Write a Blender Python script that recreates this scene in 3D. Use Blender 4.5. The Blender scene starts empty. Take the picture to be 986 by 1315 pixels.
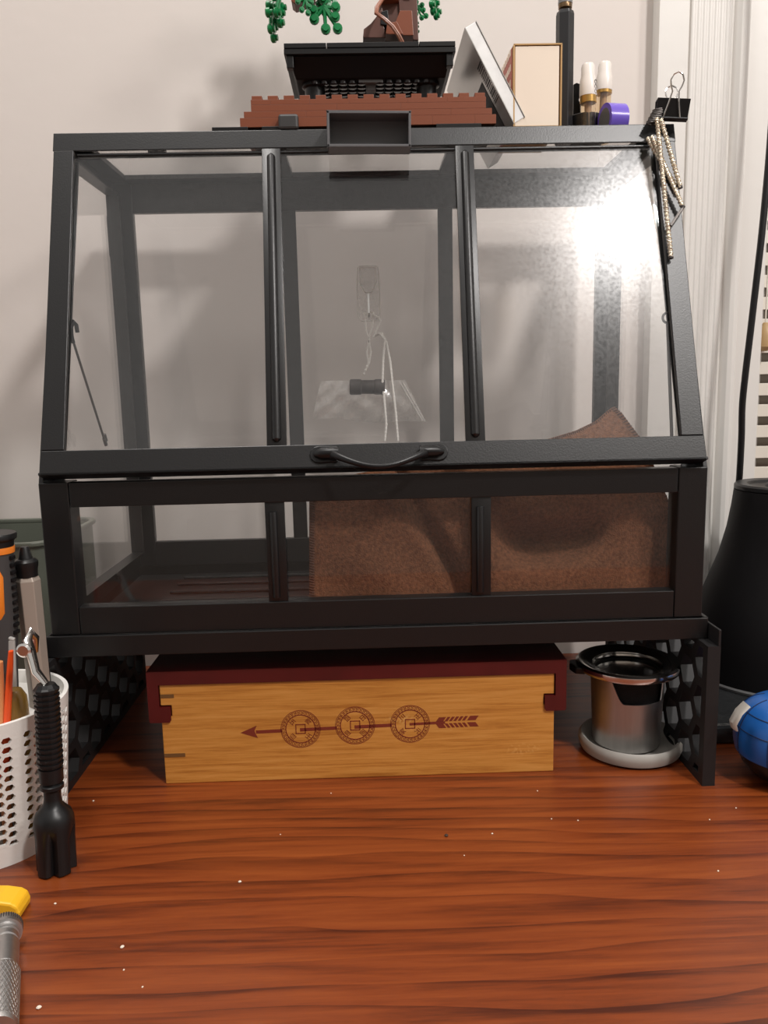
import bpy, bmesh, math, random
from mathutils import Vector, Matrix
random.seed(7)
C = bpy.context.scene.collection
SC = bpy.context.scene

# ------------------------------------------------------------------ camera
F = 1025.0
CAM = Vector((-0.0067, -0.5251, 0.2773))
YAW, PIT, ROL = 0.0218, 0.1584, -0.0224
def _basis():
    cy, sy, cp, sp = math.cos(YAW), math.sin(YAW), math.cos(PIT), math.sin(PIT)
    f = Vector((sy*cp, cy*cp, -sp)); r = Vector((cy, -sy, 0)); u = r.cross(f)
    cr, sr = math.cos(ROL), math.sin(ROL)
    return cr*r + sr*u, -sr*r + cr*u, f
RV, UV, FV = _basis()
cd = bpy.data.cameras.new('camera'); cam = bpy.data.objects.new('camera', cd); C.objects.link(cam)
cd.sensor_fit = 'HORIZONTAL'; cd.sensor_width = 36.0; cd.lens = 36.0*F/986.0; cd.clip_start = 0.01
cam.matrix_world = Matrix(((RV.x, UV.x, -FV.x, CAM.x), (RV.y, UV.y, -FV.y, CAM.y), (RV.z, UV.z, -FV.z, CAM.z), (0, 0, 0, 1)))
SC.camera = cam
def ray(u, v): return RV*((u-493)/F) - UV*((v-657.5)/F) + FV
def at_y(u, v, y): d = ray(u, v); return CAM + d*((y-CAM.y)/d.y)
def at_z(u, v, z): d = ray(u, v); return CAM + d*((z-CAM.z)/d.z)
def at_x(u, v, x): d = ray(u, v); return CAM + d*((x-CAM.x)/d.x)

# ------------------------------------------------------------------ world, lamps, exposure
w = bpy.data.worlds.new('world'); SC.world = w; w.use_nodes = True
w.node_tree.nodes['Background'].inputs[0].default_value = (1.0, 0.95, 0.91, 1)
w.node_tree.nodes['Background'].inputs[1].default_value = 0.52
def lamp(name, loc, power, radius, col):
    l = bpy.data.lights.new(name, 'POINT'); l.energy = power; l.shadow_soft_size = radius; l.color = col
    o = bpy.data.objects.new(name, l); C.objects.link(o); o.location = loc; return o
lamp('desk_lamp_light', (0.720, -1.012, 1.70), 78, 0.085, (1.0, 0.96, 0.93))
lamp('ceiling_lamp_light', (-0.40, -0.24, 2.10), 64, 0.24, (1.0, 0.96, 0.92))
lamp('floor_lamp_light', (1.15, -0.95, 1.30), 26, 0.12, (1.0, 0.95, 0.90))
SC.view_settings.view_transform = 'Standard'; SC.view_settings.look = 'None'
SC.view_settings.exposure = 0.08; SC.view_settings.gamma = 1.0; SC.view_settings.use_curve_mapping = False
SC.cycles.transparent_max_bounces = 32
SC.cycles.max_bounces = 10

# ------------------------------------------------------------------ materials
MATS = {}
def mat(name, col, rough=0.5, metal=0.0, spec=0.5, coat=0.0, trans=0.0, bump=None, vary=None, alpha=1.0):
    if name in MATS: return MATS[name]
    m = bpy.data.materials.new(name); m.use_nodes = True; nt = m.node_tree; b = nt.nodes['Principled BSDF']
    b.inputs['Base Color'].default_value = (*col, 1); b.inputs['Roughness'].default_value = rough
    b.inputs['Metallic'].default_value = metal; b.inputs['Specular IOR Level'].default_value = spec
    b.inputs['Coat Weight'].default_value = coat; b.inputs['Transmission Weight'].default_value = trans
    b.inputs['Alpha'].default_value = alpha
    tc = nt.nodes.new('ShaderNodeTexCoord')
    if vary:   # (scale, strength, stretch)
        n = nt.nodes.new('ShaderNodeTexNoise'); n.inputs['Scale'].default_value = vary[0]; n.inputs['Detail'].default_value = 5
        mp = nt.nodes.new('ShaderNodeMapping'); mp.inputs['Scale'].default_value = vary[2] if len(vary) > 2 else (1, 1, 1)
        nt.links.new(tc.outputs['Object'], mp.inputs[0]); nt.links.new(mp.outputs[0], n.inputs['Vector'])
        mr = nt.nodes.new('ShaderNodeMapRange'); mr.inputs[1].default_value = 0.3; mr.inputs[2].default_value = 0.7
        mr.inputs[3].default_value = 1-vary[1]; mr.inputs[4].default_value = 1+vary[1]
        nt.links.new(n.outputs[0], mr.inputs[0])
        mx = nt.nodes.new('ShaderNodeVectorMath'); mx.operation = 'SCALE'; mx.inputs[0].default_value = col
        nt.links.new(mr.outputs[0], mx.inputs['Scale']); nt.links.new(mx.outputs[0], b.inputs['Base Color'])
    if bump:   # (scale, strength)
        n = nt.nodes.new('ShaderNodeTexNoise'); n.inputs['Scale'].default_value = bump[0]; n.inputs['Detail'].default_value = 4
        nt.links.new(tc.outputs['Object'], n.inputs['Vector'])
        bp = nt.nodes.new('ShaderNodeBump'); bp.inputs['Strength'].default_value = bump[1]; bp.inputs['Distance'].default_value = 0.002
        nt.links.new(n.outputs[0], bp.inputs['Height']); nt.links.new(bp.outputs[0], b.inputs['Normal'])
    MATS[name] = m; return m

def thin_glass(name, dust=0.02, tint=(1, 1, 1), haze=0.03):
    m = bpy.data.materials.new(name); m.use_nodes = True; nt = m.node_tree
    for n in list(nt.nodes): nt.nodes.remove(n)
    out = nt.nodes.new('ShaderNodeOutputMaterial')
    tr = nt.nodes.new('ShaderNodeBsdfTransparent'); tr.inputs[0].default_value = (*tint, 1)
    gl = nt.nodes.new('ShaderNodeBsdfGlossy'); gl.inputs['Roughness'].default_value = 0.0; gl.inputs['Color'].default_value = (1, 1, 1, 1)
    gh = nt.nodes.new('ShaderNodeBsdfGlossy'); gh.inputs['Roughness'].default_value = 0.22; gh.inputs['Color'].default_value = (1, 1, 1, 1)
    df = nt.nodes.new('ShaderNodeBsdfDiffuse'); df.inputs[0].default_value = (0.75, 0.72, 0.68, 1)
    lw = nt.nodes.new('ShaderNodeLayerWeight'); lw.inputs[0].default_value = 0.5
    pw = nt.nodes.new('ShaderNodeMath'); pw.operation = 'POWER'; pw.inputs[1].default_value = 5.0
    nt.links.new(lw.outputs['Facing'], pw.inputs[0])
    ma = nt.nodes.new('ShaderNodeMath'); ma.operation = 'MULTIPLY_ADD'; ma.inputs[1].default_value = 0.965; ma.inputs[2].default_value = 0.035
    nt.links.new(pw.outputs[0], ma.inputs[0])
    # dusty film: specks and smudges that carry the hazy lobe
    tc = nt.nodes.new('ShaderNodeTexCoord'); nz = nt.nodes.new('ShaderNodeTexNoise'); nz.inputs['Scale'].default_value = 420; nz.inputs['Detail'].default_value = 0
    nt.links.new(tc.outputs['Object'], nz.inputs['Vector'])
    mr = nt.nodes.new('ShaderNodeMapRange'); mr.inputs[1].default_value = 0.35; mr.inputs[2].default_value = 0.6; mr.inputs[3].default_value = 0.6; mr.inputs[4].default_value = 1.0
    nt.links.new(nz.outputs[0], mr.inputs[0])
    def scaled(k):
        x = nt.nodes.new('ShaderNodeMath'); x.operation = 'MULTIPLY'; x.inputs[1].default_value = k
        nt.links.new(mr.outputs[0], x.inputs[0]); return x
    m0 = nt.nodes.new('ShaderNodeMixShader'); m1 = nt.nodes.new('ShaderNodeMixShader'); m2 = nt.nodes.new('ShaderNodeMixShader')
    nt.links.new(scaled(dust).outputs[0], m0.inputs[0]); nt.links.new(tr.outputs[0], m0.inputs[1]); nt.links.new(df.outputs[0], m0.inputs[2])
    nt.links.new(scaled(haze).outputs[0], m1.inputs[0]); nt.links.new(m0.outputs[0], m1.inputs[1]); nt.links.new(gh.outputs[0], m1.inputs[2])
    nt.links.new(ma.outputs[0], m2.inputs[0]); nt.links.new(m1.outputs[0], m2.inputs[1]); nt.links.new(gl.outputs[0], m2.inputs[2])
    nt.links.new(m2.outputs[0], out.inputs[0])
    return m

def wood(name, dark, mid, light, scale, stretch, rough, coat, figure=0.0):
    m = bpy.data.materials.new(name); m.use_nodes = True; nt = m.node_tree; b = nt.nodes['Principled BSDF']
    tc = nt.nodes.new('ShaderNodeTexCoord'); mp = nt.nodes.new('ShaderNodeMapping'); mp.inputs['Scale'].default_value = stretch
    nt.links.new(tc.outputs['Object'], mp.inputs[0])
    wv = nt.nodes.new('ShaderNodeTexNoise'); wv.inputs['Scale'].default_value = 2.2; wv.inputs['Detail'].default_value = 2
    nt.links.new(mp.outputs[0], wv.inputs['Vector'])
    sc = nt.nodes.new('ShaderNodeVectorMath'); sc.operation = 'SCALE'; sc.inputs['Scale'].default_value = figure
    nt.links.new(wv.outputs['Color'], sc.inputs[0])
    ad = nt.nodes.new('ShaderNodeVectorMath'); ad.operation = 'ADD'
    nt.links.new(mp.outputs[0], ad.inputs[0]); nt.links.new(sc.outputs[0], ad.inputs[1])
    n = nt.nodes.new('ShaderNodeTexNoise'); n.inputs['Scale'].default_value = scale; n.inputs['Detail'].default_value = 10; n.inputs['Roughness'].default_value = 0.70
    nt.links.new(ad.outputs[0], n.inputs['Vector'])
    cr = nt.nodes.new('ShaderNodeValToRGB'); e = cr.color_ramp.elements
    e[0].position = 0.30; e[0].color = (*dark, 1); e[1].position = 0.72; e[1].color = (*light, 1)
    k = e.new(0.5); k.color = (*mid, 1)
    nt.links.new(n.outputs[0], cr.inputs[0]); nt.links.new(cr.outputs[0], b.inputs['Base Color'])
    b.inputs['Roughness'].default_value = rough; b.inputs['Coat Weight'].default_value = coat; b.inputs['Coat Roughness'].default_value = 0.25
    bp = nt.nodes.new('ShaderNodeBump'); bp.inputs['Strength'].default_value = 0.08; bp.inputs['Distance'].default_value = 0.001
    nt.links.new(n.outputs[0], bp.inputs['Height']); nt.links.new(bp.outputs[0], b.inputs['Normal'])
    return m

M_WALL = mat('wall_paint', (0.66, 0.605, 0.565), 0.75, bump=(55, 0.12))
M_TRIM = mat('trim_paint', (0.71, 0.69, 0.655), 0.38, bump=(60, 0.10))
M_DESK = wood('desk_veneer', (0.060, 0.010, 0.002), (0.185, 0.036, 0.0065), (0.27, 0.062, 0.012), 8.0, (0.7, 13.0, 13.0), 0.36, 0.12, 0.30)
def bamboo_nodes(m):
    nt = m.node_tree; b = nt.nodes['Principled BSDF']; src = b.inputs['Base Color'].links[0].from_socket
    tc = nt.nodes.new('ShaderNodeTexCoord'); mp = nt.nodes.new('ShaderNodeMapping'); mp.inputs['Scale'].default_value = (9, 1, 26)
    nt.links.new(tc.outputs['Object'], mp.inputs[0])
    v = nt.nodes.new('ShaderNodeTexVoronoi'); v.inputs['Scale'].default_value = 1.0; nt.links.new(mp.outputs[0], v.inputs['Vector'])
    n = nt.nodes.new('ShaderNodeTexNoise'); n.inputs['Scale'].default_value = 420; n.inputs['Detail'].default_value = 3; nt.links.new(tc.outputs['Object'], n.inputs['Vector'])
    a = nt.nodes.new('ShaderNodeMapRange'); a.inputs[1].default_value = 0.20; a.inputs[2].default_value = 0.05; nt.links.new(v.outputs['Distance'], a.inputs[0])
    c = nt.nodes.new('ShaderNodeMapRange'); c.inputs[1].default_value = 0.50; c.inputs[2].default_value = 0.62; nt.links.new(n.outputs[0], c.inputs[0])
    f = nt.nodes.new('ShaderNodeMath'); f.operation = 'MULTIPLY'; nt.links.new(a.outputs[0], f.inputs[0]); nt.links.new(c.outputs[0], f.inputs[1])
    mx = nt.nodes.new('ShaderNodeMixRGB'); mx.inputs[2].default_value = (0.74, 0.44, 0.15, 1)
    nt.links.new(f.outputs[0], mx.inputs[0]); nt.links.new(src, mx.inputs[1]); nt.links.new(mx.outputs[0], b.inputs['Base Color'])
def desk_rings(m):
    nt = m.node_tree; b = nt.nodes['Principled BSDF']; cr = b.inputs['Base Color'].links[0].from_node; src = cr.inputs[0].links[0].from_socket
    tc = nt.nodes.new('ShaderNodeTexCoord'); mp = nt.nodes.new('ShaderNodeMapping'); mp.inputs['Scale'].default_value = (0.22, 1, 1); mp.inputs['Location'].default_value = (0.3, 0.4, 0)
    nt.links.new(tc.outputs['Object'], mp.inputs[0])
    n = nt.nodes.new('ShaderNodeTexNoise'); n.inputs['Scale'].default_value = 7.0; n.inputs['Detail'].default_value = 3; nt.links.new(mp.outputs[0], n.inputs['Vector'])
    sx = nt.nodes.new('ShaderNodeSeparateXYZ'); nt.links.new(mp.outputs[0], sx.inputs[0])
    a = nt.nodes.new('ShaderNodeMath'); a.operation = 'MULTIPLY_ADD'; a.inputs[1].default_value = 0.11; nt.links.new(n.outputs[0], a.inputs[0]); nt.links.new(sx.outputs[1], a.inputs[2])
    k = nt.nodes.new('ShaderNodeMath'); k.operation = 'MULTIPLY'; k.inputs[1].default_value = 62.0; nt.links.new(a.outputs[0], k.inputs[0])
    fr = nt.nodes.new('ShaderNodeMath'); fr.operation = 'FRACT'; nt.links.new(k.outputs[0], fr.inputs[0])      # growth rings: slow rise, sharp dark edge
    pw = nt.nodes.new('ShaderNodeMath'); pw.operation = 'POWER'; pw.inputs[1].default_value = 2.2; nt.links.new(fr.outputs[0], pw.inputs[0])
    md = nt.nodes.new('ShaderNodeMath'); md.operation = 'MULTIPLY_ADD'; md.inputs[1].default_value = -0.17; nt.links.new(pw.outputs[0], md.inputs[0]); nt.links.new(src, md.inputs[2])
    ad = nt.nodes.new('ShaderNodeMath'); ad.operation = 'ADD'; ad.inputs[1].default_value = 0.05; nt.links.new(md.outputs[0], ad.inputs[0])
    nt.links.new(ad.outputs[0], cr.inputs[0])
desk_rings(M_DESK)
M_BAMBOO = wood('bamboo', (0.36, 0.125, 0.017), (0.57, 0.245, 0.046), (0.68, 0.33, 0.085), 14.0, (1.0, 14.0, 26.0), 0.42, 0.05, 0.15)
bamboo_nodes(M_BAMBOO)
M_BLACK = mat('black_powder_coat', (0.0046, 0.0043, 0.0046), 0.37, spec=0.56, bump=(900, 0.05))
M_SATIN = mat('black_satin_plastic', (0.006, 0.006, 0.0065), 0.36, spec=0.4)
M_MATTE = mat('black_matte_plastic', (0.005, 0.0045, 0.005), 0.55, spec=0.2)
M_PRINT = mat('black_printed_plastic', (0.007, 0.0065, 0.007), 0.55)
M_TRAY = mat('black_tray_plastic', (0.105, 0.105, 0.11), 0.45)
M_GLASS = thin_glass('pane_glass', 0.004, haze=0.004)
M_LIDGLASS = thin_glass('lid_glass', 0.003, haze=0.016)
M_RED = mat('dark_red_lacquer', (0.078, 0.0055, 0.005), 0.42, vary=(30, 0.2, (1, 8, 1)))
M_STEEL = mat('brushed_steel', (0.50, 0.49, 0.48), 0.42, 1.0, vary=(60, 0.06, (6, 6, 0.4)))
M_CHROME = mat('polished_steel', (0.72, 0.70, 0.67), 0.16, 1.0)
M_WIRE = mat('grey_wire', (0.10, 0.09, 0.085), 0.38, 0.6)
M_BRAID = mat('braided_brass_steel', (0.66, 0.58, 0.46), 0.32, 0.85)
M_BROWN = mat('reddish_brown_brick', (0.20, 0.057, 0.026), 0.34)
M_BROWN2 = mat('dark_brown_brick', (0.105, 0.045, 0.033), 0.36)
M_NOUGAT = mat('brown_flexible_tube', (0.27, 0.10, 0.055), 0.35)
M_GREEN = mat('leaf_green', (0.004, 0.19, 0.055), 0.30)
M_GREY = mat('dark_grey_clip', (0.10, 0.10, 0.10), 0.4)
M_WHITE = mat('white_plastic', (0.80, 0.78, 0.74), 0.45, bump=(400, 0.08))
M_CERAM = mat('white_ceramic', (0.80, 0.74, 0.68), 0.25)
M_CARD = mat('cream_card', (0.80, 0.69, 0.57), 0.7, vary=(18, 0.03))
M_KRAFT = mat('kraft_edge', (0.50, 0.31, 0.13), 0.7)
M_REDPRINT = mat('red_printed_card', (0.42, 0.12, 0.09), 0.6)
M_SILVER = mat('silver_card', (0.50, 0.49, 0.47), 0.28, 0.55)
M_PAGE = mat('white_card_edge', (0.78, 0.79, 0.78), 0.5, vary=(60, 0.12))
M_PURPLE = mat('purple_tape', (0.16, 0.10, 0.52), 0.22)
M_CLOTH = mat('brown_microfibre', (0.135, 0.058, 0.030), 0.95, spec=0.15, vary=(420, 0.35), bump=(900, 0.5))
M_SEAM = mat('dark_brown_thread', (0.075, 0.030, 0.018), 0.9)
M_RUBBER = mat('grey_silicone', (0.36, 0.345, 0.315), 0.55)
M_BLUE = mat('blue_plastic', (0.012, 0.10, 0.36), 0.33)
M_ORANGE = mat('orange_plastic', (0.80, 0.22, 0.02), 0.4)
M_REDOR = mat('red_orange_plastic', (0.82, 0.085, 0.012), 0.35)
M_YELLOW = mat('yellow_plastic', (0.85, 0.46, 0.02), 0.4)
M_GREYP = mat('pale_grey_plastic', (0.42, 0.41, 0.39), 0.4)
M_PEN = mat('warm_grey_barrel', (0.40, 0.34, 0.29), 0.36, 0.35)
M_GOLD = mat('gold_ring', (0.55, 0.33, 0.10), 0.3, 0.8)
M_BIN = mat('grey_green_plastic', (0.115, 0.125, 0.10), 0.35)
M_STRING = mat('white_bead_string', (0.80, 0.77, 0.72), 0.35)
M_CLEAR = thin_glass('clear_plastic', 0.34, haze=0.08)
M_BAGP = thin_glass('clear_bag_film', 0.13, haze=0.08)
M_TANK = thin_glass('tank_glass', 0.03, (0.95, 0.85, 0.7), 0.05)
M_DARKROLL = mat('dark_roll', (0.035, 0.025, 0.022), 0.6)
M_CREAM = mat('cream_slat', (0.74, 0.70, 0.62), 0.5)
M_NIGHT = mat('night_window', (0.16, 0.135, 0.105), 0.25)
M_TASSEL = mat('tan_wood', (0.45, 0.30, 0.14), 0.5)
M_FLOOR = mat('floor_boards', (0.22, 0.13, 0.07), 0.5)
M_INK = mat('burnt_red_ink', (0.19, 0.026, 0.010), 0.6)
M_INKB = mat('black_ink', (0.02, 0.02, 0.02), 0.6)
M_JOINT = mat('dark_bamboo_spline', (0.16, 0.075, 0.022), 0.5)
M_CRUMB = mat('pale_crumb', (0.75, 0.66, 0.55), 0.8)
M_AMBER = mat('amber_plastic', (0.20, 0.11, 0.02), 0.25)

# ------------------------------------------------------------------ mesh builder
class MB:
    def __init__(s): s.v = []; s.f = []
    def add(s, vs, fs):
        o = len(s.v); s.v += [Vector(p) for p in vs]; s.f += [tuple(i+o for i in f) for f in fs]; return s
    def box(s, x0, x1, y0, y1, z0, z1, M=None):
        vs = [Vector((x, y, z)) for x in (x0, x1) for y in (y0, y1) for z in (z0, z1)]
        if M: vs = [M @ p for p in vs]
        return s.add(vs, [(0, 1, 3, 2), (4, 6, 7, 5), (0, 4, 5, 1), (2, 3, 7, 6), (0, 2, 6, 4), (1, 5, 7, 3)])
    def prism(s, poly, a0, a1, axis='x', M=None):
        def P(a, p):
            q = {'x': (a, p[0], p[1]), 'y': (p[0], a, p[1]), 'z': (p[0], p[1], a)}[axis]
            return M @ Vector(q) if M else Vector(q)
        n = len(poly)
        return s.add([P(a0, p) for p in poly]+[P(a1, p) for p in poly],
                     [tuple(range(n)), tuple(range(2*n-1, n-1, -1))]+[(i, n+i, n+(i+1) % n, (i+1) % n) for i in range(n)])
    def ring(s, outer, inner, a0, a1, axis='x'):
        def P(a, p): return {'x': (a, p[0], p[1]), 'y': (p[0], a, p[1]), 'z': (p[0], p[1], a)}[axis]
        n = len(outer); vs = [P(a, p) for a in (a0, a1) for L in (outer, inner) for p in L]; fs = []
        for i in range(n):
            j = (i+1) % n
            fs += [(i, j, n+j, n+i), (2*n+i, 3*n+i, 3*n+j, 2*n+j), (i, 2*n+i, 2*n+j, j), (n+i, n+j, 3*n+j, 3*n+i)]
        return s.add(vs, fs)
    def tube(s, pts, r, n=8, closed=False, caps=True, flat=1.0):
        pts = [Vector(p) for p in pts]; N = len(pts); rr = r if isinstance(r, (list, tuple)) else [r]*N
        t = [((pts[(i+1) % N] if closed or i < N-1 else pts[i])-(pts[i-1] if closed or i > 0 else pts[i])).normalized() for i in range(N)]
        a = Vector((0, 0, 1)) if abs(t[0].z) < 0.9 else Vector((1, 0, 0))
        u = (a-t[0]*a.dot(t[0])).normalized(); vs = []
        for i in range(N):
            u = (u-t[i]*u.dot(t[i])).normalized(); b = t[i].cross(u)
            vs += [pts[i]+rr[i]*(math.cos(2*math.pi*k/n)*u*flat+math.sin(2*math.pi*k/n)*b) for k in range(n)]
        fs = []
        for i in range(N if closed else N-1):
            j = (i+1) % N
            fs += [(i*n+k, i*n+(k+1) % n, j*n+(k+1) % n, j*n+k) for k in range(n)]
        if caps and not closed: fs += [tuple(range(n-1, -1, -1)), tuple(range((N-1)*n, N*n))]
        return s.add(vs, fs)
    def lathe(s, prof, c=(0, 0, 0), n=32, M=None, a0=0.0, a1=2*math.pi, twist=0.0):
        full = abs(a1-a0-2*math.pi) < 1e-6; m = n if full else n+1; vs = []
        for i, (r, z) in enumerate(prof):
            for k in range(m):
                a = a0+(a1-a0)*k/n+twist; p = Vector((r*math.cos(a), r*math.sin(a), z))
                vs.append((M @ p if M else p)+Vector(c))
        fs = []
        for i in range(len(prof)-1):
            for k in range(n):
                k2 = (k+1) % m
                fs.append((i*m+k, i*m+k2, (i+1)*m+k2, (i+1)*m+k))
        if full and prof[0][0] > 1e-7: fs.append(tuple(range(m-1, -1, -1)))
        if full and prof[-1][0] > 1e-7: fs.append(tuple(range((len(prof)-1)*m, len(prof)*m)))
        return s.add(vs, fs)
    def grid(s, fn, nu, nv):
        vs = [fn(i/nu, j/nv) for j in range(nv+1) for i in range(nu+1)]
        return s.add(vs, [(j*(nu+1)+i, j*(nu+1)+i+1, (j+1)*(nu+1)+i+1, (j+1)*(nu+1)+i) for j in range(nv) for i in range(nu)])

def wloc(o):
    p = Vector(o.location)
    while o.parent: o = o.parent; p = p+Vector(o.location)
    return p
def finish(me, smooth, bev):
    bm = bmesh.new(); bm.from_mesh(me)
    bmesh.ops.remove_doubles(bm, verts=bm.verts, dist=1e-7)
    bmesh.ops.recalc_face_normals(bm, faces=bm.faces)
    if bev:
        es = [e for e in bm.edges if len(e.link_faces) == 2 and e.calc_face_angle(0) > 0.6]
        bmesh.ops.bevel(bm, geom=es, offset=bev, segments=2, profile=0.5, affect='EDGES', clamp_overlap=True)
    bm.to_mesh(me); bm.free()
    if smooth:
        me.polygons.foreach_set('use_smooth', [True]*len(me.polygons)); me.set_sharp_from_angle(angle=math.radians(38))
def part(name, mb, material, parent=None, at=None, smooth=False, bev=0.0):
    base = wloc(parent) if parent else Vector(at if at is not None else (0, 0, 0))
    me = bpy.data.meshes.new(name); me.from_pydata([tuple(p-base) for p in mb.v], [], mb.f); me.materials.append(material)
    finish(me, smooth, bev)
    o = bpy.data.objects.new(name, me); C.objects.link(o)
    if parent: o.parent = parent
    else: o.location = base
    return o
def tag(o, label=None, cat=None, group=None, kind=None):
    for k, v in (('label', label), ('category', cat), ('group', group), ('kind', kind)):
        if v: o[k] = v
    return o
def thing(name, loc, label, cat, group=None):
    o = bpy.data.objects.new(name, None); o.empty_display_size = 0.02; C.objects.link(o); o.location = loc
    return tag(o, label, cat, group)
def like(src, name, parent, loc, M=None):
    o = bpy.data.objects.new(name, src.data); C.objects.link(o)
    if parent: o.parent = parent; loc = Vector(loc)-wloc(parent)
    o.matrix_local = Matrix.Translation(loc) @ (M.to_4x4() if M else Matrix.Identity(4)); return o
def inset(poly, d):
    """offset of a convex polygon, counter-clockwise, towards the inside"""
    n = len(poly); L = []
    for i in range(n):
        p, q = Vector(poly[i]), Vector(poly[(i+1) % n]); t = (q-p).normalized(); nn = Vector((-t.y, t.x))
        L.append((p+nn*d, t))
    out = []
    for i in range(n):
        p, t = L[i-1]; q, s = L[i]; k = ((q-p).x*s.y-(q-p).y*s.x)/(t.x*s.y-t.y*s.x); out.append(tuple(p+t*k))
    return out
def align(z, x=None):
    z = Vector(z).normalized(); x = Vector(x) if x else (Vector((1, 0, 0)) if abs(z.x) < 0.9 else Vector((0, 1, 0)))
    x = (x-z*x.dot(z)).normalized(); y = z.cross(x)
    return Matrix(((x.x, y.x, z.x), (x.y, y.y, z.y), (x.z, y.z, z.z)))

# ------------------------------------------------------------------ the setting
WY = 0.265                      # back wall
part_f = part('floor', MB().box(-2.2, 2.2, -2.6, WY+0.1, -0.76, -0.74), M_FLOOR); tag(part_f, 'brown floor under the desk', kind='structure')
wb = MB().box(-2.2, 0.360, WY, WY+0.10, -0.74, 1.9).box(1.20, 2.2, WY, WY+0.10, -0.74, 1.9).box(0.345, 1.20, WY, WY+0.10, -0.74, 0.02).box(0.345, 1.20, WY, WY+0.10, 1.25, 1.9)
tag(part('wall_back', wb, M_WALL), 'cream painted plaster wall behind the desk', kind='structure')
tag(part('added_front_wall', MB().box(-2.2, 2.2, -2.6, -2.5, -0.74, 1.9), mat('added_wall_tone', (0.24, 0.22, 0.20), 0.8)), 'plain unseen wall added behind camera for reflections and fill', kind='structure')  # unseen wall added to darken pane reflections, its tone set for frontal fill
# fluted casing of the window: profile in x (metres from its left edge) and depth out of the wall
XC = 0.268
pr = [(0, 0), (0, 17), (27, 18), (28.5, 14)]
x = 29.5
while x < 63: pr += [(x, 16.3), (x+1.2, 17.0), (x+2.8, 17.0), (x+4.0, 16.3)]; x += 5.2
pr += [(66, 17), (68, 13), (70, 12), (72, 15), (75, 18.5), (79, 19.5), (82.5, 18), (84.5, 13), (86, 11), (90, 11), (111, 11), (112, 0)]
cas = MB().prism([(XC+a/1000, WY-b/1000) for a, b in pr], -0.74, 1.6, 'z')
tag(part('trim_1', cas, M_TRIM, smooth=False, bev=0.0004), 'white fluted window casing beside the cream wall', kind='structure')
# window: jambs, frame, panes and blind
XJ = XC+0.112
wf = MB().box(XJ-0.03, XJ+0.002, WY, WY+0.09, 0.02, 1.25).box(1.19, 1.22, WY-0.012, WY+0.09, 0.02, 1.25).box(XJ-0.03, 1.22, WY, WY+0.09, 1.22, 1.25)
win = tag(part('window_1', wf, M_TRIM, bev=0.001), 'white painted window frame behind pale blinds', kind='structure')
part('window_sill', MB().box(XJ-0.10, 1.25, WY-0.004, WY+0.09, 0.0, 0.02), M_TRIM, win, bev=0.002)
part('sash', MB().box(XJ+0.002, XJ+0.035, WY+0.06, WY+0.085, 0.02, 1.22).box(1.155, 1.19, WY+0.06, WY+0.085, 0.02, 1.22).box(XJ, 1.19, WY+0.06, WY+0.085, 0.60, 0.64), M_TRIM, win)
part('pane', MB().box(XJ, 1.19, WY+0.07, WY+0.074, 0.02, 0.60), M_NIGHT, win)
part('pane', MB().box(XJ, 1.19, WY+0.07, WY+0.074, 0.64, 1.22), M_NIGHT, win)
bl = thing('window_blind', (0.78, WY+0.03, 0.05), 'cream slatted blind hanging in the window recess', 'blind')
s0 = part('slat', MB().box(XJ+0.006, 1.185, WY+0.0285, WY+0.0305, 0.150, 0.1625), M_CREAM, bl, bev=0.0004)
for k in range(1, 46): like(s0, 'slat', bl, Vector(bl.location)+Vector((0, 0, 0.0215*k)))
part('cord', MB().tube([(XJ+0.0165, WY+0.018, 0.33), (XJ+0.0165, WY+0.018, 1.2)], 0.0008, 6), M_CREAM, bl)
part('tassel', MB().lathe([(0.002, 0.012), (0.005, 0.008), (0.0085, 0), (0.008, -0.012), (0.003, -0.016)], (XJ+0.0165, WY+0.018, 0.318), 14), M_TASSEL, bl, smooth=True)

# desk
dk = thing('desk', (0.0, -0.15, -0.74), 'red-brown wood veneer desk with glossy streaked grain', 'desk')
part('desktop', MB().box(-0.80, 0.95, -0.62, WY-0.004, -0.032, 0.0), M_DESK, dk, bev=0.003)
for sx in (-0.74, 0.86):
    for sy in (-0.57, 0.20): part('leg', MB().box(sx, sx+0.05, sy, sy+0.05, -0.74, -0.032), M_DESK, dk)

# ------------------------------------------------------------------ greenhouse
ZB = 0.10
gh = thing('tabletop_greenhouse', (0, 0.107, ZB), 'black metal tabletop greenhouse with clear panes and sloping lid', 'greenhouse')
H = 0.2215; MXC = 0.069; MW = 0.0065
bt = MB().box(-.225, .225, -.003, -.001, ZB, ZB+.0147).box(-.225, .225, .2165, .2185, ZB, ZB+.0147)
bt.box(-.225, -.223, -.001, .2165, ZB, ZB+.0147).box(.223, .225, -.001, .2165, ZB, ZB+.0147).box(-.223, .223, -.001, .2165, ZB+.0005, ZB+.003)
part('base_tray', bt, M_BLACK, gh, bev=0.0006)
inn = part('tray_liner', MB().box(-.2185, .2185, .0480, .2075, ZB+.0045, ZB+.0065), M_SATIN, gh)
for y in (.056, .080, .108, .136, .164, .188):
    part('rib', MB().box(-.175, .175, y-.0025, y+.0025, ZB+.0065, ZB+.009), M_SATIN, inn, bev=0.0011)
zf0, zf1 = ZB+.0147, ZB+.118
def ridge(x, y, z0, z1, r):   # pressed half-round bead of an upright bar
    mb = MB(); return mb.tube([(x, y, z0), (x, y, z0+r), (x, y, z1-r), (x, y, z1)], [r*.35, r, r, r*.35], 10)
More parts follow.
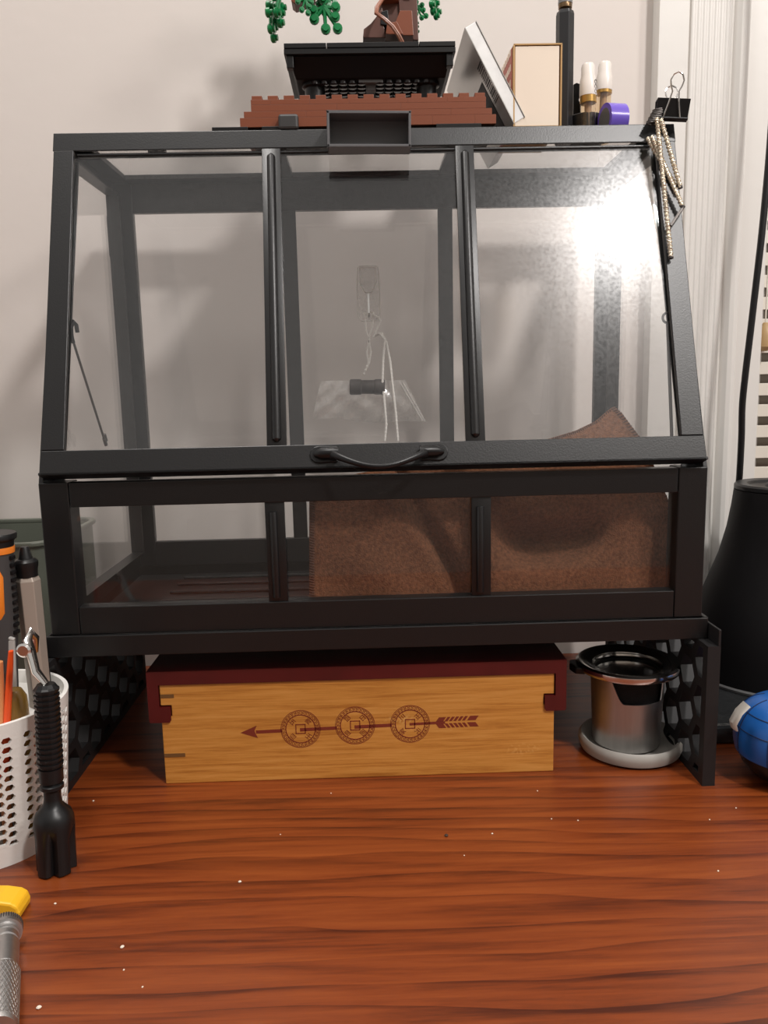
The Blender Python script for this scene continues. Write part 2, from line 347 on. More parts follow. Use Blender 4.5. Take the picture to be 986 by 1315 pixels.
# lower front
ff = part('front_frame', MB().box(-.2018, .2018, 0.0, .004, zf1-.0163, zf1).box(-.2018, .2018, 0.0, .004, zf0, zf0+.019)
          .box(-.2018, .2018, .004, .011, zf1-.002, zf1).box(-.2018, .2018, .004, .011, zf0+.017, zf0+.019), M_BLACK, gh, bev=0.0005)
for s in (-1, 1):
    part('post', MB().box(min(s*.2022, s*H), max(s*.2022, s*H), -.0004, .018, zf0, zf1+.0004), M_BLACK, ff, bev=0.0008)
    x = s*MXC+.001
    mu = MB().box(x-MW, x+MW, .0012, .0042, zf0+.015, zf1-.014)
    mu.tube([(x-.001, .0008, zf0+.022), (x-.001, .0008, zf1-.0225)], .0026, 10)
    part('mullion', mu, M_BLACK, ff, smooth=True, bev=0.0004)
XS = [(-.2030, -MXC-.001), (-MXC+.002, MXC), (MXC+.002, .2030)]
for a, b in XS: part('pane', MB().box(a, b, .0052, .0068, zf0+.012, zf1-.010), M_GLASS, ff)
# back
bf = part('back_frame', MB().box(-.204, .204, .209, .215, ZB+.3295, ZB+.3575), M_BLACK, gh, bev=0.0005)
part('bottom_rail', MB().box(-.204, .204, .209, .215, zf0, ZB+.0375), M_BLACK, bf, bev=0.0005)
for s in (-1, 1):
    part('post', MB().box(min(s*.204, s*H), max(s*.204, s*H), .2085, .2152, zf0, ZB+.3575), M_BLACK, bf, bev=0.0006)
    part('mullion', MB().box(s*MXC-MW, s*MXC+MW, .2095, .2125, ZB+.036, ZB+.331), M_BLACK, bf, bev=0.0005)
for a, b in XS: part('pane', MB().box(a-.003, b+.003, .2130, .2146, ZB+.03, ZB+.335), M_GLASS, bf)
# sides
prof = [(0.0, zf0), (.2085, zf0), (.2085, ZB+.3575), (.0835, ZB+.3575), (.0815, ZB+.3445), (0.0005, zf1)]
prof_in = inset(prof, .0165)
for s in (-1, 1):
    x0, x1 = (-H, -H+.003) if s < 0 else (H-.003, H)
    sf = part('side_frame', MB().ring(prof, prof_in, x0, x1), M_BLACK, gh, bev=0.0004)
    # inner flange and pane
    part('flange', MB().ring(inset(prof, .0150), prof_in, (x1 if s < 0 else x0-.008), (x1+.008 if s < 0 else x0)), M_BLACK, sf)
    pin = inset(prof, .010); px = x1+.0004 if s < 0 else x0-.0020
    part('pane', MB().prism(inset(prof, .0152), px, px+.0016), M_GLASS, sf)
# roof
zr = ZB+.3580
rf = part('roof_frame', MB().prism([(.0762, ZB+.3447), (.0782, ZB+.3447), (.0822, zr-.002), (.102, zr-.002), (.102, zr), (.0806, zr)], -H, H, 'x'), M_BLACK, gh, bev=0.0005)
part('back_rail', MB().box(-.205, .205, .195, .2085, zr-.004, zr), M_BLACK, rf, bev=0.0005)
for s in (-1, 1):
    part('side_rail', MB().box(min(s*.205, s*H), max(s*.205, s*H), .102, .2155, zr-.004, zr+.0003), M_BLACK, rf, bev=0.0005)
    part('mullion', MB().box(s*MXC-MW, s*MXC+MW, .102, .195, zr-.004, zr-.0002), M_BLACK, rf, bev=0.0004)
for a, b in XS: part('pane', MB().box(a-.002, b+.002, .1, .197, zr-.0022, zr-.0006), M_GLASS, rf)
# lid: local frame, u = x, v up the slope, n outwards
LO = Vector((0, -.0045, ZB+.1232)); LV = Vector((0, .0814, .2203)).normalized(); LN = Vector((0, -LV.z, LV.y)); LL = .2352
ML = Matrix(((1, 0, -LN.x, LO.x), (0, LV.y, -LN.y, LO.y), (0, LV.z, -LN.z, LO.z), (0, 0, 0, 1)))   # (u, v, inward)
ML = Matrix(((1, LV.x, LN.x, LO.x), (0, LV.y, LN.y, LO.y), (0, LV.z, LN.z, LO.z), (0, 0, 0, 1)))   # (u, v, outward)
def lidp(u, v, n=0.0): return LO+Vector((u, 0, 0))+LV*v+LN*n
def lid_px(px, py, n=0.0):
    d = ray(px, py); p0 = LO+LN*n; return CAM+d*((p0-CAM).dot(LN)/d.dot(LN))
ld = part('lid', MB().box(-.2175, .2178, 0, .0165, -.001, .0025, ML).box(-.2185, .2188, 0, .002, -.009, .0025, ML).box(-.2052, .2052, LL-.0022, LL-.0004, -.0045, -.0005, ML), M_BLACK, gh, bev=0.0005)
for s in (-1, 1):
    r = MB(); a0, a1, b0, b1 = .2025, .2172, .2063, .2203
    pl = [(s*a0, .0168), (s*a1, .0168), (s*b1, LL), (s*b0, LL)]
    r.prism(pl, -.001, .0025, 'z', ML)
    r.prism([(s*(a1-.0015), .0168), (s*a1, .0168), (s*b1, LL), (s*(b1-.0015), LL)], -.009, -.001, 'z', ML)
    part('side_rail', r, M_BLACK, ld, bev=0.0005)
    a, b = (-.0646, -.068) if s < 0 else (.0662, .0695)
    mu = MB().prism([(a-MW, .0160), (a+MW, .0160), (b+MW, LL), (b-MW, LL)], -.001, .0012, 'z', ML)
    mu.tube([lidp(a+(b-a)*t, .0165+(LL-.0165)*t, .0012) for t in (.012, .02, .97, .98)], [.0012, .0030, .0030, .0012], 12)
    part('mullion', mu, M_BLACK, ld, smooth=True, bev=0.0003)
for a, b in ((-.2065, -.0660), (-.0655, .0670), (.0680, .2070)):
    part('pane', MB().box(a, b, .0150, LL-.003, -.0030, -.0014, ML), M_LIDGLASS, ld)
# handle: two round-ended plates and a drooping strap
for s, px in ((-1, 417), (1, 556)):
    c = lid_px(px, 584 if s < 0 else 581, .0025); uu, vv = c.x, (c-LO).dot(LV)
    out = [(uu+s*(.0065 if abs(t) > .5 else .0065), vv+t*.0) for t in (0,)]
    poly = [(uu-s*.0085, vv-.0052), (uu+s*.004, vv-.0058)] + [(uu+s*(.004+.0058*math.sin(t)), vv-.0058*math.cos(t)) for t in (.5, 1.0, 1.57, 2.1, 2.6)] + [(uu+s*.004, vv+.0058), (uu-s*.0085, vv+.0052)]
    hp = part('handle_plate', MB().prism(poly, .0024, .0040, 'z', ML), M_SATIN, ld, bev=0.0006)
    part('handle_knuckle', MB().tube([lidp(uu-s*.009, vv, .0058), lidp(uu+s*.002, vv, .0062), lidp(uu+s*.0065, vv, .0045)], [.0036, .0036, .0018], 12), M_SATIN, hp, smooth=True)
ca, cb = lid_px(425, 584, .006), lid_px(548, 581, .006)
hs = []
for i in range(25):
    t = i/24; p = ca.lerp(cb, t); k = math.sin(math.pi*t)
    hs.append(p+LN*(.012*k**.6)+LV*(-.0118*k))
part('handle', MB().tube(hs, [.0013+.0010*abs(1-2*i/24)**3 for i in range(25)], 10, flat=1.3), M_SATIN, ld, smooth=True)
# lid props: rods hanging inside from the lid
p1, p2 = at_x(92, 432, -.2045), at_x(136, 571, -.2045)
rod = part('prop_rod', MB().tube([p1, p1.lerp(p2, .5), p2], .0009, 8).tube([p2-(p2-p1).normalized()*.006, p2, p2+Vector((0, .001, .003)), p2+Vector((0, -.002, .008))], .0014, 8), M_WIRE, gh, smooth=True)
part('hook', MB().tube([p1+Vector((0, .002, -.004)), p1, p1+Vector((.0005, -.001, .006)), p1+Vector((.0015, .001, .010)), p1+Vector((.002, .005, .008)), p1+Vector((.002, .006, .003))], .0014, 8), M_MATTE, rod, smooth=True)
p1, p2 = at_x(857, 414, .2055), at_x(863, 575, .2055)
rod = part('prop_rod', MB().tube([p1, p2], .0012, 8), M_WIRE, gh, smooth=True)
part('ring_end', MB().tube([p1+Vector((math.sin(2*math.pi*i/14)*.0035, 0, .0032+math.cos(2*math.pi*i/14)*.0035)) for i in range(14)], .0009, 6, closed=True), M_WIRE, rod, smooth=True)
c1 = at_y(146, 303, .2075)
part('corner_bracket', MB().prism([(c1.x-.004, c1.z+.016), (c1.x+.0005, c1.z+.015), (c1.x+.0075, c1.z+.002), (c1.x+.0075, c1.z-.001), (c1.x+.001, c1.z-.018), (c1.x-.004, c1.z-.018)], .2035, .2085, 'y'), M_MATTE, gh, bev=0.0005)

# ------------------------------------------------------------------ printed stands under the greenhouse
def clip(poly, x0, x1, y0, y1):
    for ax, lim, sg in ((0, x0, 1), (0, x1, -1), (1, y0, 1), (1, y1, -1)):
        out = []
        for i in range(len(poly)):
            p, q = poly[i-1], poly[i]; a, b = sg*(p[ax]-lim), sg*(q[ax]-lim)
            if (a >= 0) != (b >= 0):
                t = a/(a-b); out.append((p[0]+(q[0]-p[0])*t, p[1]+(q[1]-p[1])*t))
            if b >= 0: out.append(q)
        poly = out
        if len(poly) < 3: return []
    return poly
def area(p): return abs(sum(p[i-1][0]*p[i][1]-p[i][0]*p[i-1][1] for i in range(len(p))))/2
def hex_plate(x0, x1, y0, y1, z0, z1, pitch, hole, bor, bz0, bz1):
    me = bpy.data.meshes.new('plate'); b = MB().box(x0, x1, y0, y1, z0, z1)
    me.from_pydata([tuple(p) for p in b.v], [], b.f); o = bpy.data.objects.new('plate', me); C.objects.link(o)
    cut = MB(); r = hole/math.sqrt(3); dy = pitch*math.sqrt(3)/2
    i = 0; yy = y0+bor
    while yy < y1+pitch:
        zz = z0+(pitch/2 if i % 2 else 0)
        while zz < z1+pitch:
            h = [(yy+r*math.cos(k*math.pi/3), zz+r*math.sin(k*math.pi/3)) for k in range(6)]
            h = clip(h, y0+bor, y1-bor, z0+bz0, z1-bz1)
            if h and area(h) > 2e-5: cut.prism(h, x0-.01, x1+.01, 'x')
            zz += pitch
        yy += dy; i += 1
    cm = bpy.data.meshes.new('c'); cm.from_pydata([tuple(p) for p in cut.v], [], cut.f); finish(cm, False, 0)
    finish(me, False, 0)
    co = bpy.data.objects.new('c', cm); C.objects.link(co)
    md = o.modifiers.new('b', 'BOOLEAN'); md.object = co; md.operation = 'DIFFERENCE'; md.solver = 'EXACT'
    dg = bpy.context.evaluated_depsgraph_get(); res = bpy.data.meshes.new_from_object(o.evaluated_get(dg))
    mb = MB(); mb.add([v.co for v in res.vertices], [tuple(p.vertices) for p in res.polygons])
    bpy.data.objects.remove(o); bpy.data.objects.remove(co); return mb
for s in (-1, 1):
    x0, x1 = (.2185, .2272) if s > 0 else (-.2290, -.2200)
    st = thing('greenhouse_stand', ((x0+x1)/2, .09, 0),
               'black honeycomb side support under greenhouse beside the ' + ('steel cup' if s > 0 else 'white basket'), 'stand')
    part('honeycomb_panel', hex_plate(x0, x1, -.019, .205, 0, ZB-.0002, .0285, .0215, .0075, .006, .004), M_PRINT, st)
    part('lip', MB().box((.2254 if s > 0 else x0), (x1 if s > 0 else -.2254), -.019, .205, ZB-.0002, ZB+.0112), M_PRINT, st, bev=0.0005)

# ------------------------------------------------------------------ bamboo box with a sliding red lid
BX0, BX1, BY0, BY1, BZ = -.1546, .1226, .0095, .165, .0735
bb = thing('bamboo_box', ((BX0+BX1)/2, .09, 0), 'pale bamboo box with dark red sliding lid and arrow emblem', 'box')
gz0, gz1 = .0505, .0585         # groove that takes the hooks of the lid
bp = [(BX0, 0), (BX1, 0), (BX1, gz0), (BX1-.0075, gz0), (BX1-.0075, gz1), (BX1, gz1), (BX1, BZ), (BX0, BZ), (BX0, gz1), (BX0+.0075, gz1), (BX0+.0075, gz0), (BX0, gz0)]
bbody = part('body', MB().prism(bp, BY0, BY1, 'y'), M_BAMBOO, bb, bev=0.0006)
for (px0, px1, pz) in ((BX0+.0003, BX0+.0098, .0655), (BX0+.0003, BX0+.0150, .0215)):
    part('spline', MB().box(px0, px1, BY0-.0003, BY0+.003, pz-.0013, pz+.0013), M_JOINT, bbody)
LT = .0838
lp = [(BX0-.0082, .0480), (BX0-.0075, .0465), (BX0+.0060, .0465), (BX0+.0070, .0480), (BX0+.0070, .0577), (BX0-.0006, .0577), (BX0-.0006, BZ+.0006), (BX1+.0006, BZ+.0006), (BX1+.0006, .0577), (BX1-.0070, .0577), (BX1-.0070, .0480), (BX1-.0060, .0465), (BX1+.0075, .0465), (BX1+.0082, .0480), (BX1+.0082, LT), (BX0-.0082, LT)]
# hook slots wrap from the side: bring the lid forward a little
def fill_lid():
    mb = MB()
    # top board and two hooks share one outline
    return mb.prism(lp, BY0-.0015, BY1-.001, 'y')
part('sliding_lid', fill_lid(), M_RED, bb)
# emblem: flat print on the front board
em = MB(); ye = BY0-.0002; yb = BY0+.0004
def stroke(pts, wd):
    for (x0, z0), (x1, z1) in zip(pts[:-1], pts[1:]):
        dx, dz = x1-x0, z1-z0; L = math.hypot(dx, dz) or 1e-9; nx, nz = -dz/L*wd/2, dx/L*wd/2; ex, ez = dx/L*wd*.3, dz/L*wd*.3
        em.prism([(x0-ex+nx, z0-ez+nz), (x1+ex+nx, z1+ez+nz), (x1+ex-nx, z1+ez-nz), (x0-ex-nx, z0-ez-nz)], ye, yb, 'y')
def circ(cx, cz, r, wd, n=56):
    em.ring([(cx+(r+wd/2)*math.cos(2*math.pi*i/n), cz+(r+wd/2)*math.sin(2*math.pi*i/n)) for i in range(n)],
            [(cx+(r-wd/2)*math.cos(2*math.pi*i/n), cz+(r-wd/2)*math.sin(2*math.pi*i/n)) for i in range(n)], ye, yb, 'y')
def bpx(px, py): p = at_y(px, py, BY0); return p.x, p.z
coins = [bpx(386, 936), bpx(456, 931.5), bpx(526.5, 929.5)]
zc = [c[1] for c in coins]
glyphs = ['五', '青', '目', '壬'], ['四', '日', '且', '回'], ['三', '正', '家', '元']
def glyph(ch, cx, cz, size, rot):
    cu = bpy.data.curves.new('g', 'FONT'); cu.body = ch; cu.size = size; cu.align_x = 'CENTER'; cu.align_y = 'CENTER'
    o = bpy.data.objects.new('g', cu); C.objects.link(o)
    dg = bpy.context.evaluated_depsgraph_get(); me = bpy.data.meshes.new_from_object(o.evaluated_get(dg))
    c, s = math.cos(rot), math.sin(rot)
    if me.vertices:
        xs = [v.co.x for v in me.vertices]; ys = [v.co.y for v in me.vertices]; mx, my = (min(xs)+max(xs))/2, (min(ys)+max(ys))/2
        em.add([(cx+(v.co.x-mx)*c-(v.co.y-my)*s, ye, cz+(v.co.x-mx)*s+(v.co.y-my)*c) for v in me.vertices], [tuple(p.vertices) for p in me.polygons])
    bpy.data.objects.remove(o)
RC = .01385
for ci, (cx, cz) in enumerate(coins):
    circ(cx, cz, RC, .00036); circ(cx, cz, RC-.0036, .0003)
    nk = 30
    for k in range(nk):          # meander key units round the rim
        a = 2*math.pi*k/nk; da = 2*math.pi/nk
        def pp(t, r): return (cx+r*math.cos(a+da*t), cz+r*math.sin(a+da*t))
        stroke([pp(0, RC-.0032), pp(0, RC-.0008), pp(.72, RC-.0008), pp(.72, RC-.0022), pp(.35, RC-.0022)], .00027)
        stroke([pp(0, RC-.0032), pp(1, RC-.0032)], .0003)
    q = .0033
    stroke([(cx-q, cz-q), (cx+q, cz-q), (cx+q, cz+q), (cx-q, cz+q), (cx-q, cz-q)], .0006)
    d = .0055
    for ch, (gx, gz), rot in zip(glyphs[ci], ((-d, d), (d, d), (-d, -d), (d, -d)), (-.75, .75, .75, -.75)):
        glyph(ch, cx+gx, cz+gz, .0046, rot if ch != '三' else -.9)
# shaft runs behind the left half of every coin and out of its square hole
tip = bpx(309, 941); tail = bpx(612, 925.5)
def zline(x): return tip[1]+(tail[1]-tip[1])*(x-tip[0])/(tail[0]-tip[0])
SW = .0024
stroke([(tip[0]+.0115, zline(tip[0]+.0115)), (coins[0][0]-RC, zline(coins[0][0]-RC))], SW)
for a, b in ((0, 1), (1, 2)): stroke([(coins[a][0]+.0003, zline(coins[a][0])), (coins[b][0]-RC, zline(coins[b][0]-RC))], SW)
xt = bpx(556, 928)[0]; stroke([(coins[2][0]+.0003, zline(coins[2][0])), (xt+.008, zline(xt+.008))], SW*.75)
zt = zline(tip[0])
em.prism([(tip[0], zt), (tip[0]+.0115, zt+.0050), (tip[0]+.0098, zt+.0013), (tip[0]+.0105, zt-.0010), (tip[0]+.0120, zt-.0042)], ye, yb, 'y')
for k in range(8):               # fletching
    x0 = xt+.002+k*.0031; wdt = .0020 if 0 < k < 7 else .0030
    if k == 7: x0 += .0005; wdt = .0060
    for s in (-1, 1):
        zc0 = zline(x0)+s*.0008
        em.prism([(x0, zc0), (x0+wdt, zc0), (x0+wdt+.0022, zc0+s*.0032), (x0+.0022, zc0+s*.0032)], ye, yb, 'y')
part('arrow_emblem', em, M_INK, bbody)

# ------------------------------------------------------------------ steel basket cup on a silicone coaster
cc = Vector((.1885, .0415, 0))
tag(part('silicone_coaster', MB().lathe([(0, 0), (.033, 0), (.0365, .002), (.0382, .0065), (.0378, .0105), (.0362, .0122), (.0340, .0108), (.0318, .0060), (.0300, .0042), (0, .0042)], cc, 56), M_RUBBER, at=cc, smooth=True),
    'round grey silicone coaster dish under the steel cup', 'coaster')
cz0 = .0048; kc = Vector((.1862, .0445, cz0)); rimz = at_y(808, 853, .0445).z
cup = thing('steel_filter_cup', kc, 'brushed steel filter cup with wide rim and black mesh window', 'cup')
hh = rimz-cz0
def cupr(t): return .0246+.0026*t
NA = 160; sh = MB()
def wlim(a):                      # top edge of the steel wall: a window with a sloping left shoulder
    d = math.degrees(a)
    if d < -142 or d > -34: return 1.0
    if d < -112: u = (d+142)/30.0; return 1.0-.36*(3*u*u-2*u**3)
    if d > -42: u = (d+42)/8.0; return .64+.36*(3*u*u-2*u**3)
    return .64
rows_ = [0, .035, .12, .3, .5, .8, 1.0]; vs = []
for rr in (0, -.0008):
    for q_ in rows_:
        for k in range(NA):
            a = -math.pi+2*math.pi*k/NA; t = q_*wlim(a); r = cupr(t)+rr-(.0022*(1-q_/.035) if q_ < .035 else 0)
            vs.append(kc+Vector((r*math.cos(a), r*math.sin(a), hh*t)))
fs = []; NR = len(rows_)
for i in range(NR-1):
    for k in range(NA):
        j = (k+1) % NA; fs += [(i*NA+k, i*NA+j, (i+1)*NA+j, (i+1)*NA+k), ((NR+i)*NA+j, (NR+i)*NA+k, (NR+i+1)*NA+k, (NR+i+1)*NA+j)]
for k in range(NA):
    j = (k+1) % NA; fs += [((NR-1)*NA+k, (NR-1)*NA+j, (2*NR-1)*NA+j, (2*NR-1)*NA+k), (j, k, NR*NA+k, NR*NA+j)]
sh.add(vs, fs)
part('shell', sh, M_STEEL, cup, smooth=True)
part('bottom', MB().lathe([(0, .0003), (.0226, .0003), (.0226, .001), (0, .001)], kc, 48), M_STEEL, cup, smooth=True)
part('mesh_liner', MB().lathe([(.0212, .002), (.0240, hh-.003), (.0238, hh-.003), (.0210, .002)], kc, 48), mat('black_mesh', (0.012, 0.012, 0.012), 0.45, 0.3, bump=(1600, 1.0)), cup, smooth=True)
part('rim', MB().lathe([(.0262, hh-.0045), (.0300, hh-.0036), (.0345, hh-.0030), (.0370, hh-.0020), (.0382, hh+.0004), (.0378, hh+.0026), (.0360, hh+.0038), (.0335, hh+.0034), (.0300, hh+.0018), (.0258, hh+.0008), (.0252, hh-.002), (.0262, hh-.0045)], kc, 64), M_CHROME, cup, smooth=True)
wa = MB()
for sgn in (-1,):
    for i in range(9): pass
wa.prism([(kc.x-.0340, kc.y-.009), (kc.x-.0340, kc.y+.012), (kc.x-.0415, kc.y+.010), (kc.x-.0435, kc.y+.002), (kc.x-.0415, kc.y-.007)], cz0+hh-.004, cz0+hh+.0015, 'z')
part('side_tab', wa, M_SATIN, cup, bev=0.0012)

# ------------------------------------------------------------------ brown cloth inside
Ycl = .030
top_px = [(397, 632), (430, 618), (460, 608), (520, 598), (580, 590), (640, 581), (700, 565), (740, 553), (765, 541), (780, 528), (789, 522), (798, 530), (810, 546), (822, 562), (838, 594), (852, 628), (868, 665)]
def itop(s):
    px = 397+s*(868-397)
    for (a, ya), (b, yb_) in zip(top_px[:-1], top_px[1:]):
        if a <= px <= b+1e-6: return px, ya+(yb_-ya)*(px-a)/(b-a)
    return top_px[-1]
def bedge(px): return 779-(px-397)*.028
def clothp(s, t):
    px, pt = itop(s); e = t**1.0
    pb = bedge(px); py = pb+(pt-pb)*e
    zz_ = at_y(px, py, .02).z; lean = max(0.0, (zz_-(ZB+.085))/.10)
    y = .0100+.0035*math.sin(4.1*s*math.pi+.6)**2+.22*lean*.10+.030*lean*lean
    dg = (px-530-(py-645)*.58)/13.0; y += .0120*math.exp(-dg*dg)                                   # diagonal groove
    hx_, hy_ = (px-705)/62.0, (py-686-12*math.sin((px-640)/40.0))/24.0
    y += .026*math.exp(-(hx_**4))*math.exp(-hy_*hy_)                                                 # hollow above the fold
    y += .0022*math.sin(11*s+5*e)**2
    if px > 800: y += .00025*(px-800)
    sx = 0.0
    p = at_y(px+sx, py, max(y, .0090)); p.z = max(p.z, ZB+.0036); return p
def solid(mbg, nu, nv, th):
    vs = mbg.v; mb = MB(); n_ = len(vs)
    mb.add(list(vs)+[p+Vector((0, th, 0)) for p in vs], [f for f in mbg.f]+[tuple(n_+i for i in reversed(f)) for f in mbg.f])
    W = nu+1; loop = list(range(W))+[j*W+nu for j in range(1, nv+1)]+[nv*W+i for i in range(nu-1, -1, -1)]+[j*W for j in range(nv-1, 0, -1)]
    for a, b in zip(loop, loop[1:]+loop[:1]): mb.f.append((a, b, n_+b, n_+a))
    return mb
nu, nv = 150, 80
cl = part('cleaning_cloth', solid(MB().grid(clothp, nu, nv), nu, nv, .0016), M_CLOTH, at=at_y(630, 775, .03), smooth=True)
tag(cl, 'brown microfibre cloth draped inside the black greenhouse', 'cloth')
sm = MB()
def stitches(pts, inw):
    for p in pts: sm.tube([p+Vector((0, -.0006, 0)), p+inw+Vector((0, -.0007, 0))], .0005, 5)
stitches([clothp(.001, t/44) for t in range(45)], Vector((.0034, 0, -.0010)))
stitches([clothp(.64+.19*t/36, 1.0) for t in range(37)], Vector((.0006, 0, -.0032)))
stitches([clothp(.835+.16*t/30, 1.0) for t in range(31)], Vector((-.0030, 0, -.0012)))
part('stitching', sm, M_SEAM, cl)

# ------------------------------------------------------------------ clear hook, beaded strings, bag
YH = .2090
hk = thing('adhesive_hook', at_y(472, 412, YH+.003), 'clear adhesive hook stuck to the back pane', 'hook')
a, b = at_y(472, 341, YH), at_y(472, 412, YH); hx = a.x; zt_, zb_ = a.z, b.z
def strip(wt, wm, wb2): 
    L = zt_-zb_
    return [(hx-wb2, zb_), (hx+wb2, zb_), (hx+wm, zb_+.12*L), (hx+wm, zb_+.62*L), (hx+wt, zt_-.0015), (hx+wt-.0015, zt_), (hx-wt+.0015, zt_), (hx-wt, zt_-.0015), (hx-wm, zb_+.62*L), (hx-wm, zb_+.12*L)]
part('back_strip', MB().prism(strip(.0092, .0102, .0075), YH+.0005, YH+.0035, 'y'), M_CLEAR, hk, bev=0.0006)
ux = [(hx-.0078, zt_-.002), (hx-.0070, zt_-.016), (hx-.0030, zt_-.0235), (hx+.0030, zt_-.0235), (hx+.0070, zt_-.016), (hx+.0078, zt_-.002)]
part('cover', MB().prism(ux, YH-.004, YH+.0005, 'y'), M_CLEAR, hk, bev=0.0008)
ol = strip(.0092, .0102, .0075)
part('edge_highlight', MB().tube([(a_, YH+.0003, b_) for a_, b_ in ol], .00042, 6, closed=True).tube([(a_, YH-.0042, b_) for a_, b_ in ux], .0004, 6, closed=True), M_STRING, hk, smooth=True)  # white tubes put in for the bright highlights along the clear edges
part('hook_wire', MB().tube([(hx, YH-.002, zt_-.024), (hx, YH-.004, zt_-.036), (hx, YH-.004, zb_+.006), (hx, YH-.008, zb_+.003), (hx, YH-.012, zb_+.006), (hx, YH-.012, zb_+.014)], .0011, 8), M_CHROME, hk, smooth=True)
def beads(pts_px, y, r):
    P = [at_y(u, v, y) for u, v in pts_px]; mb = MB(); mb.tube(P, r*.75, 6)
    for p, q in zip(P[:-1], P[1:]):
        nn = max(1, int((q-p).length/(r*2.6)))
        for i in range(nn):
            c = p.lerp(q, i/nn); mb.lathe([(0, -r), (r*.8, -r*.6), (r, 0), (r*.8, r*.6), (0, r)], c, 6)
    return mb
s1 = beads([(468, 402), (470, 425), (474, 436), (471, 452), (473, 466), (467, 480), (474, 466), (476, 452), (473, 436), (478, 420), (479, 402), (472, 398)], YH-.010, .0011)
tag(part('bead_string', s1, M_STRING, at=at_y(472, 480, YH-.009), smooth=True), 'short white beaded loop twisted on the clear hook', 'string')
s2 = beads([(479, 404), (486, 408), (488, 412), (480, 432), (487, 428), (494, 436), (492, 460), (491, 490), (494, 520), (496, 545), (494, 566)], YH-.012, .0013)
s2.v += []
o2 = beads([(482, 431), (490, 428), (496, 440), (501, 465), (504, 495), (508, 530), (511, 566)], YH-.011, .0013)
s2.add(o2.v, o2.f)
tag(part('bead_string', s2, M_STRING, at=at_y(500, 566, YH-.011), smooth=True), 'long white beaded strand hanging in front of plastic bag', 'string')
bag_px = [(401, 538), (412, 489), (520, 488), (547, 543)]
bq = [at_y(u, v, YH-.002) for u, v in bag_px]
def bagp(sgn):
    def fn(s, t):
        p = bq[0].lerp(bq[3], s).lerp(bq[1].lerp(bq[2], s), t)
        k = math.sin(math.pi*s)*math.sin(math.pi*t)
        return p+Vector((0, -.003-sgn*.006*k+.0012*math.sin(17*s+9*t)*k+.0008*math.sin(31*s-13*t), .0012*math.sin(9*s)*(1-t)))
    return fn
bgo = thing('plastic_bag', at_y(474, 540, YH-.004), 'clear plastic bag with dark roll against the back pane', 'bag')
bm1 = MB().grid(bagp(1), 26, 12); bm1.grid(bagp(-.15), 26, 12)
part('film', bm1, M_BAGP, bgo, smooth=True)
part('zip_strip', MB().tube([at_y(513, 490, YH-.0075), at_y(543, 541, YH-.0075)], .0006, 6).tube([at_y(517, 490, YH-.0075), at_y(546, 541, YH-.0075)], .0006, 6), M_CLEAR, bgo)
r0, r1 = at_y(449, 497, YH-.007), at_y(494, 497, YH-.007)
rl = part('roll', MB().lathe([(0, 0), (.0062, 0), (.0070, .001), (.0070, .010), (.0062, .011), (.0062, .022), (.0070, .023), (.0070, (r1-r0).length-.001), (.0060, (r1-r0).length), (0, (r1-r0).length)], r0, 20, align(r1-r0)), M_DARKROLL, bgo, smooth=True)

# ------------------------------------------------------------------ brick-built bonsai on the roof
YS = .0865
bz = thing('brick_bonsai_tree', at_y(472, 164, YS+.03), 'toy-brick bonsai tree with green leaves in black pot on brown stand', 'toy model')
bz.location.z = zr+.0003; R0 = zr+.0003
def X_(u, v, y): return at_y(u, v, y).x
def Z_(u, v, y): return at_y(u, v, y).z
xl, xr = X_(308, 155, YS), X_(637, 150, YS); ul, ur = X_(322, 135, YS), X_(624, 130, YS)
z1 = Z_(472, 141, YS); z2 = Z_(472, 126, YS); zmid = (R0+.0032+z1)/2
YB = .146
# brown stand: courses of bricks with seams
def course(x0, x1, z0, z1_, lens, y0=YS, y1=YB, m=M_BROWN):
    tot = sum(lens); x = x0
    for L in lens:
        w_ = (x1-x0)*L/tot
        part('brick', MB().box(x+.00003, x+w_-.00003, y0, y1, z0+.00003, z1_-.00003), m, bz, bev=0.00012); x += w_
course(xl, xr, R0+.0034, z1-.0042, [4, 8, 6, 4, 2]); course(xl+.003, xr-.003, z1-.0042, z1, [6, 6, 8, 4])
course(ul, ur, z1, z2-.0034, [8, 6, 8]); course(ul, ur, z2-.0034, z2, [2, 4, 4, 6, 4, 4])
pit = (X_(472+205, 126, YS)-X_(472-205, 126, YS))/20
tk = None
for k in range(-7, 8):
    x = (ul+ur)/2+k*pit
    part('tile', MB().box(x-.0037, x+.0037, YS+.001, YS+.0475, z2, z2+.0030), M_BROWN, bz, bev=0.0003)
for (a, b_) in ((272, 318), (336, 372), (560, 618)):
    part('foot_plate', MB().box(X_(a, 165, .0845), X_(b_, 165, .0845), .0842, .120, R0, R0+.0032), M_SATIN, bz, bev=0.0003)
part('foot_plate', MB().box(X_(318, 160, .09), X_(636, 160, .09), .0900, .140, R0, R0+.0034), M_SATIN, bz, bev=0.0003)
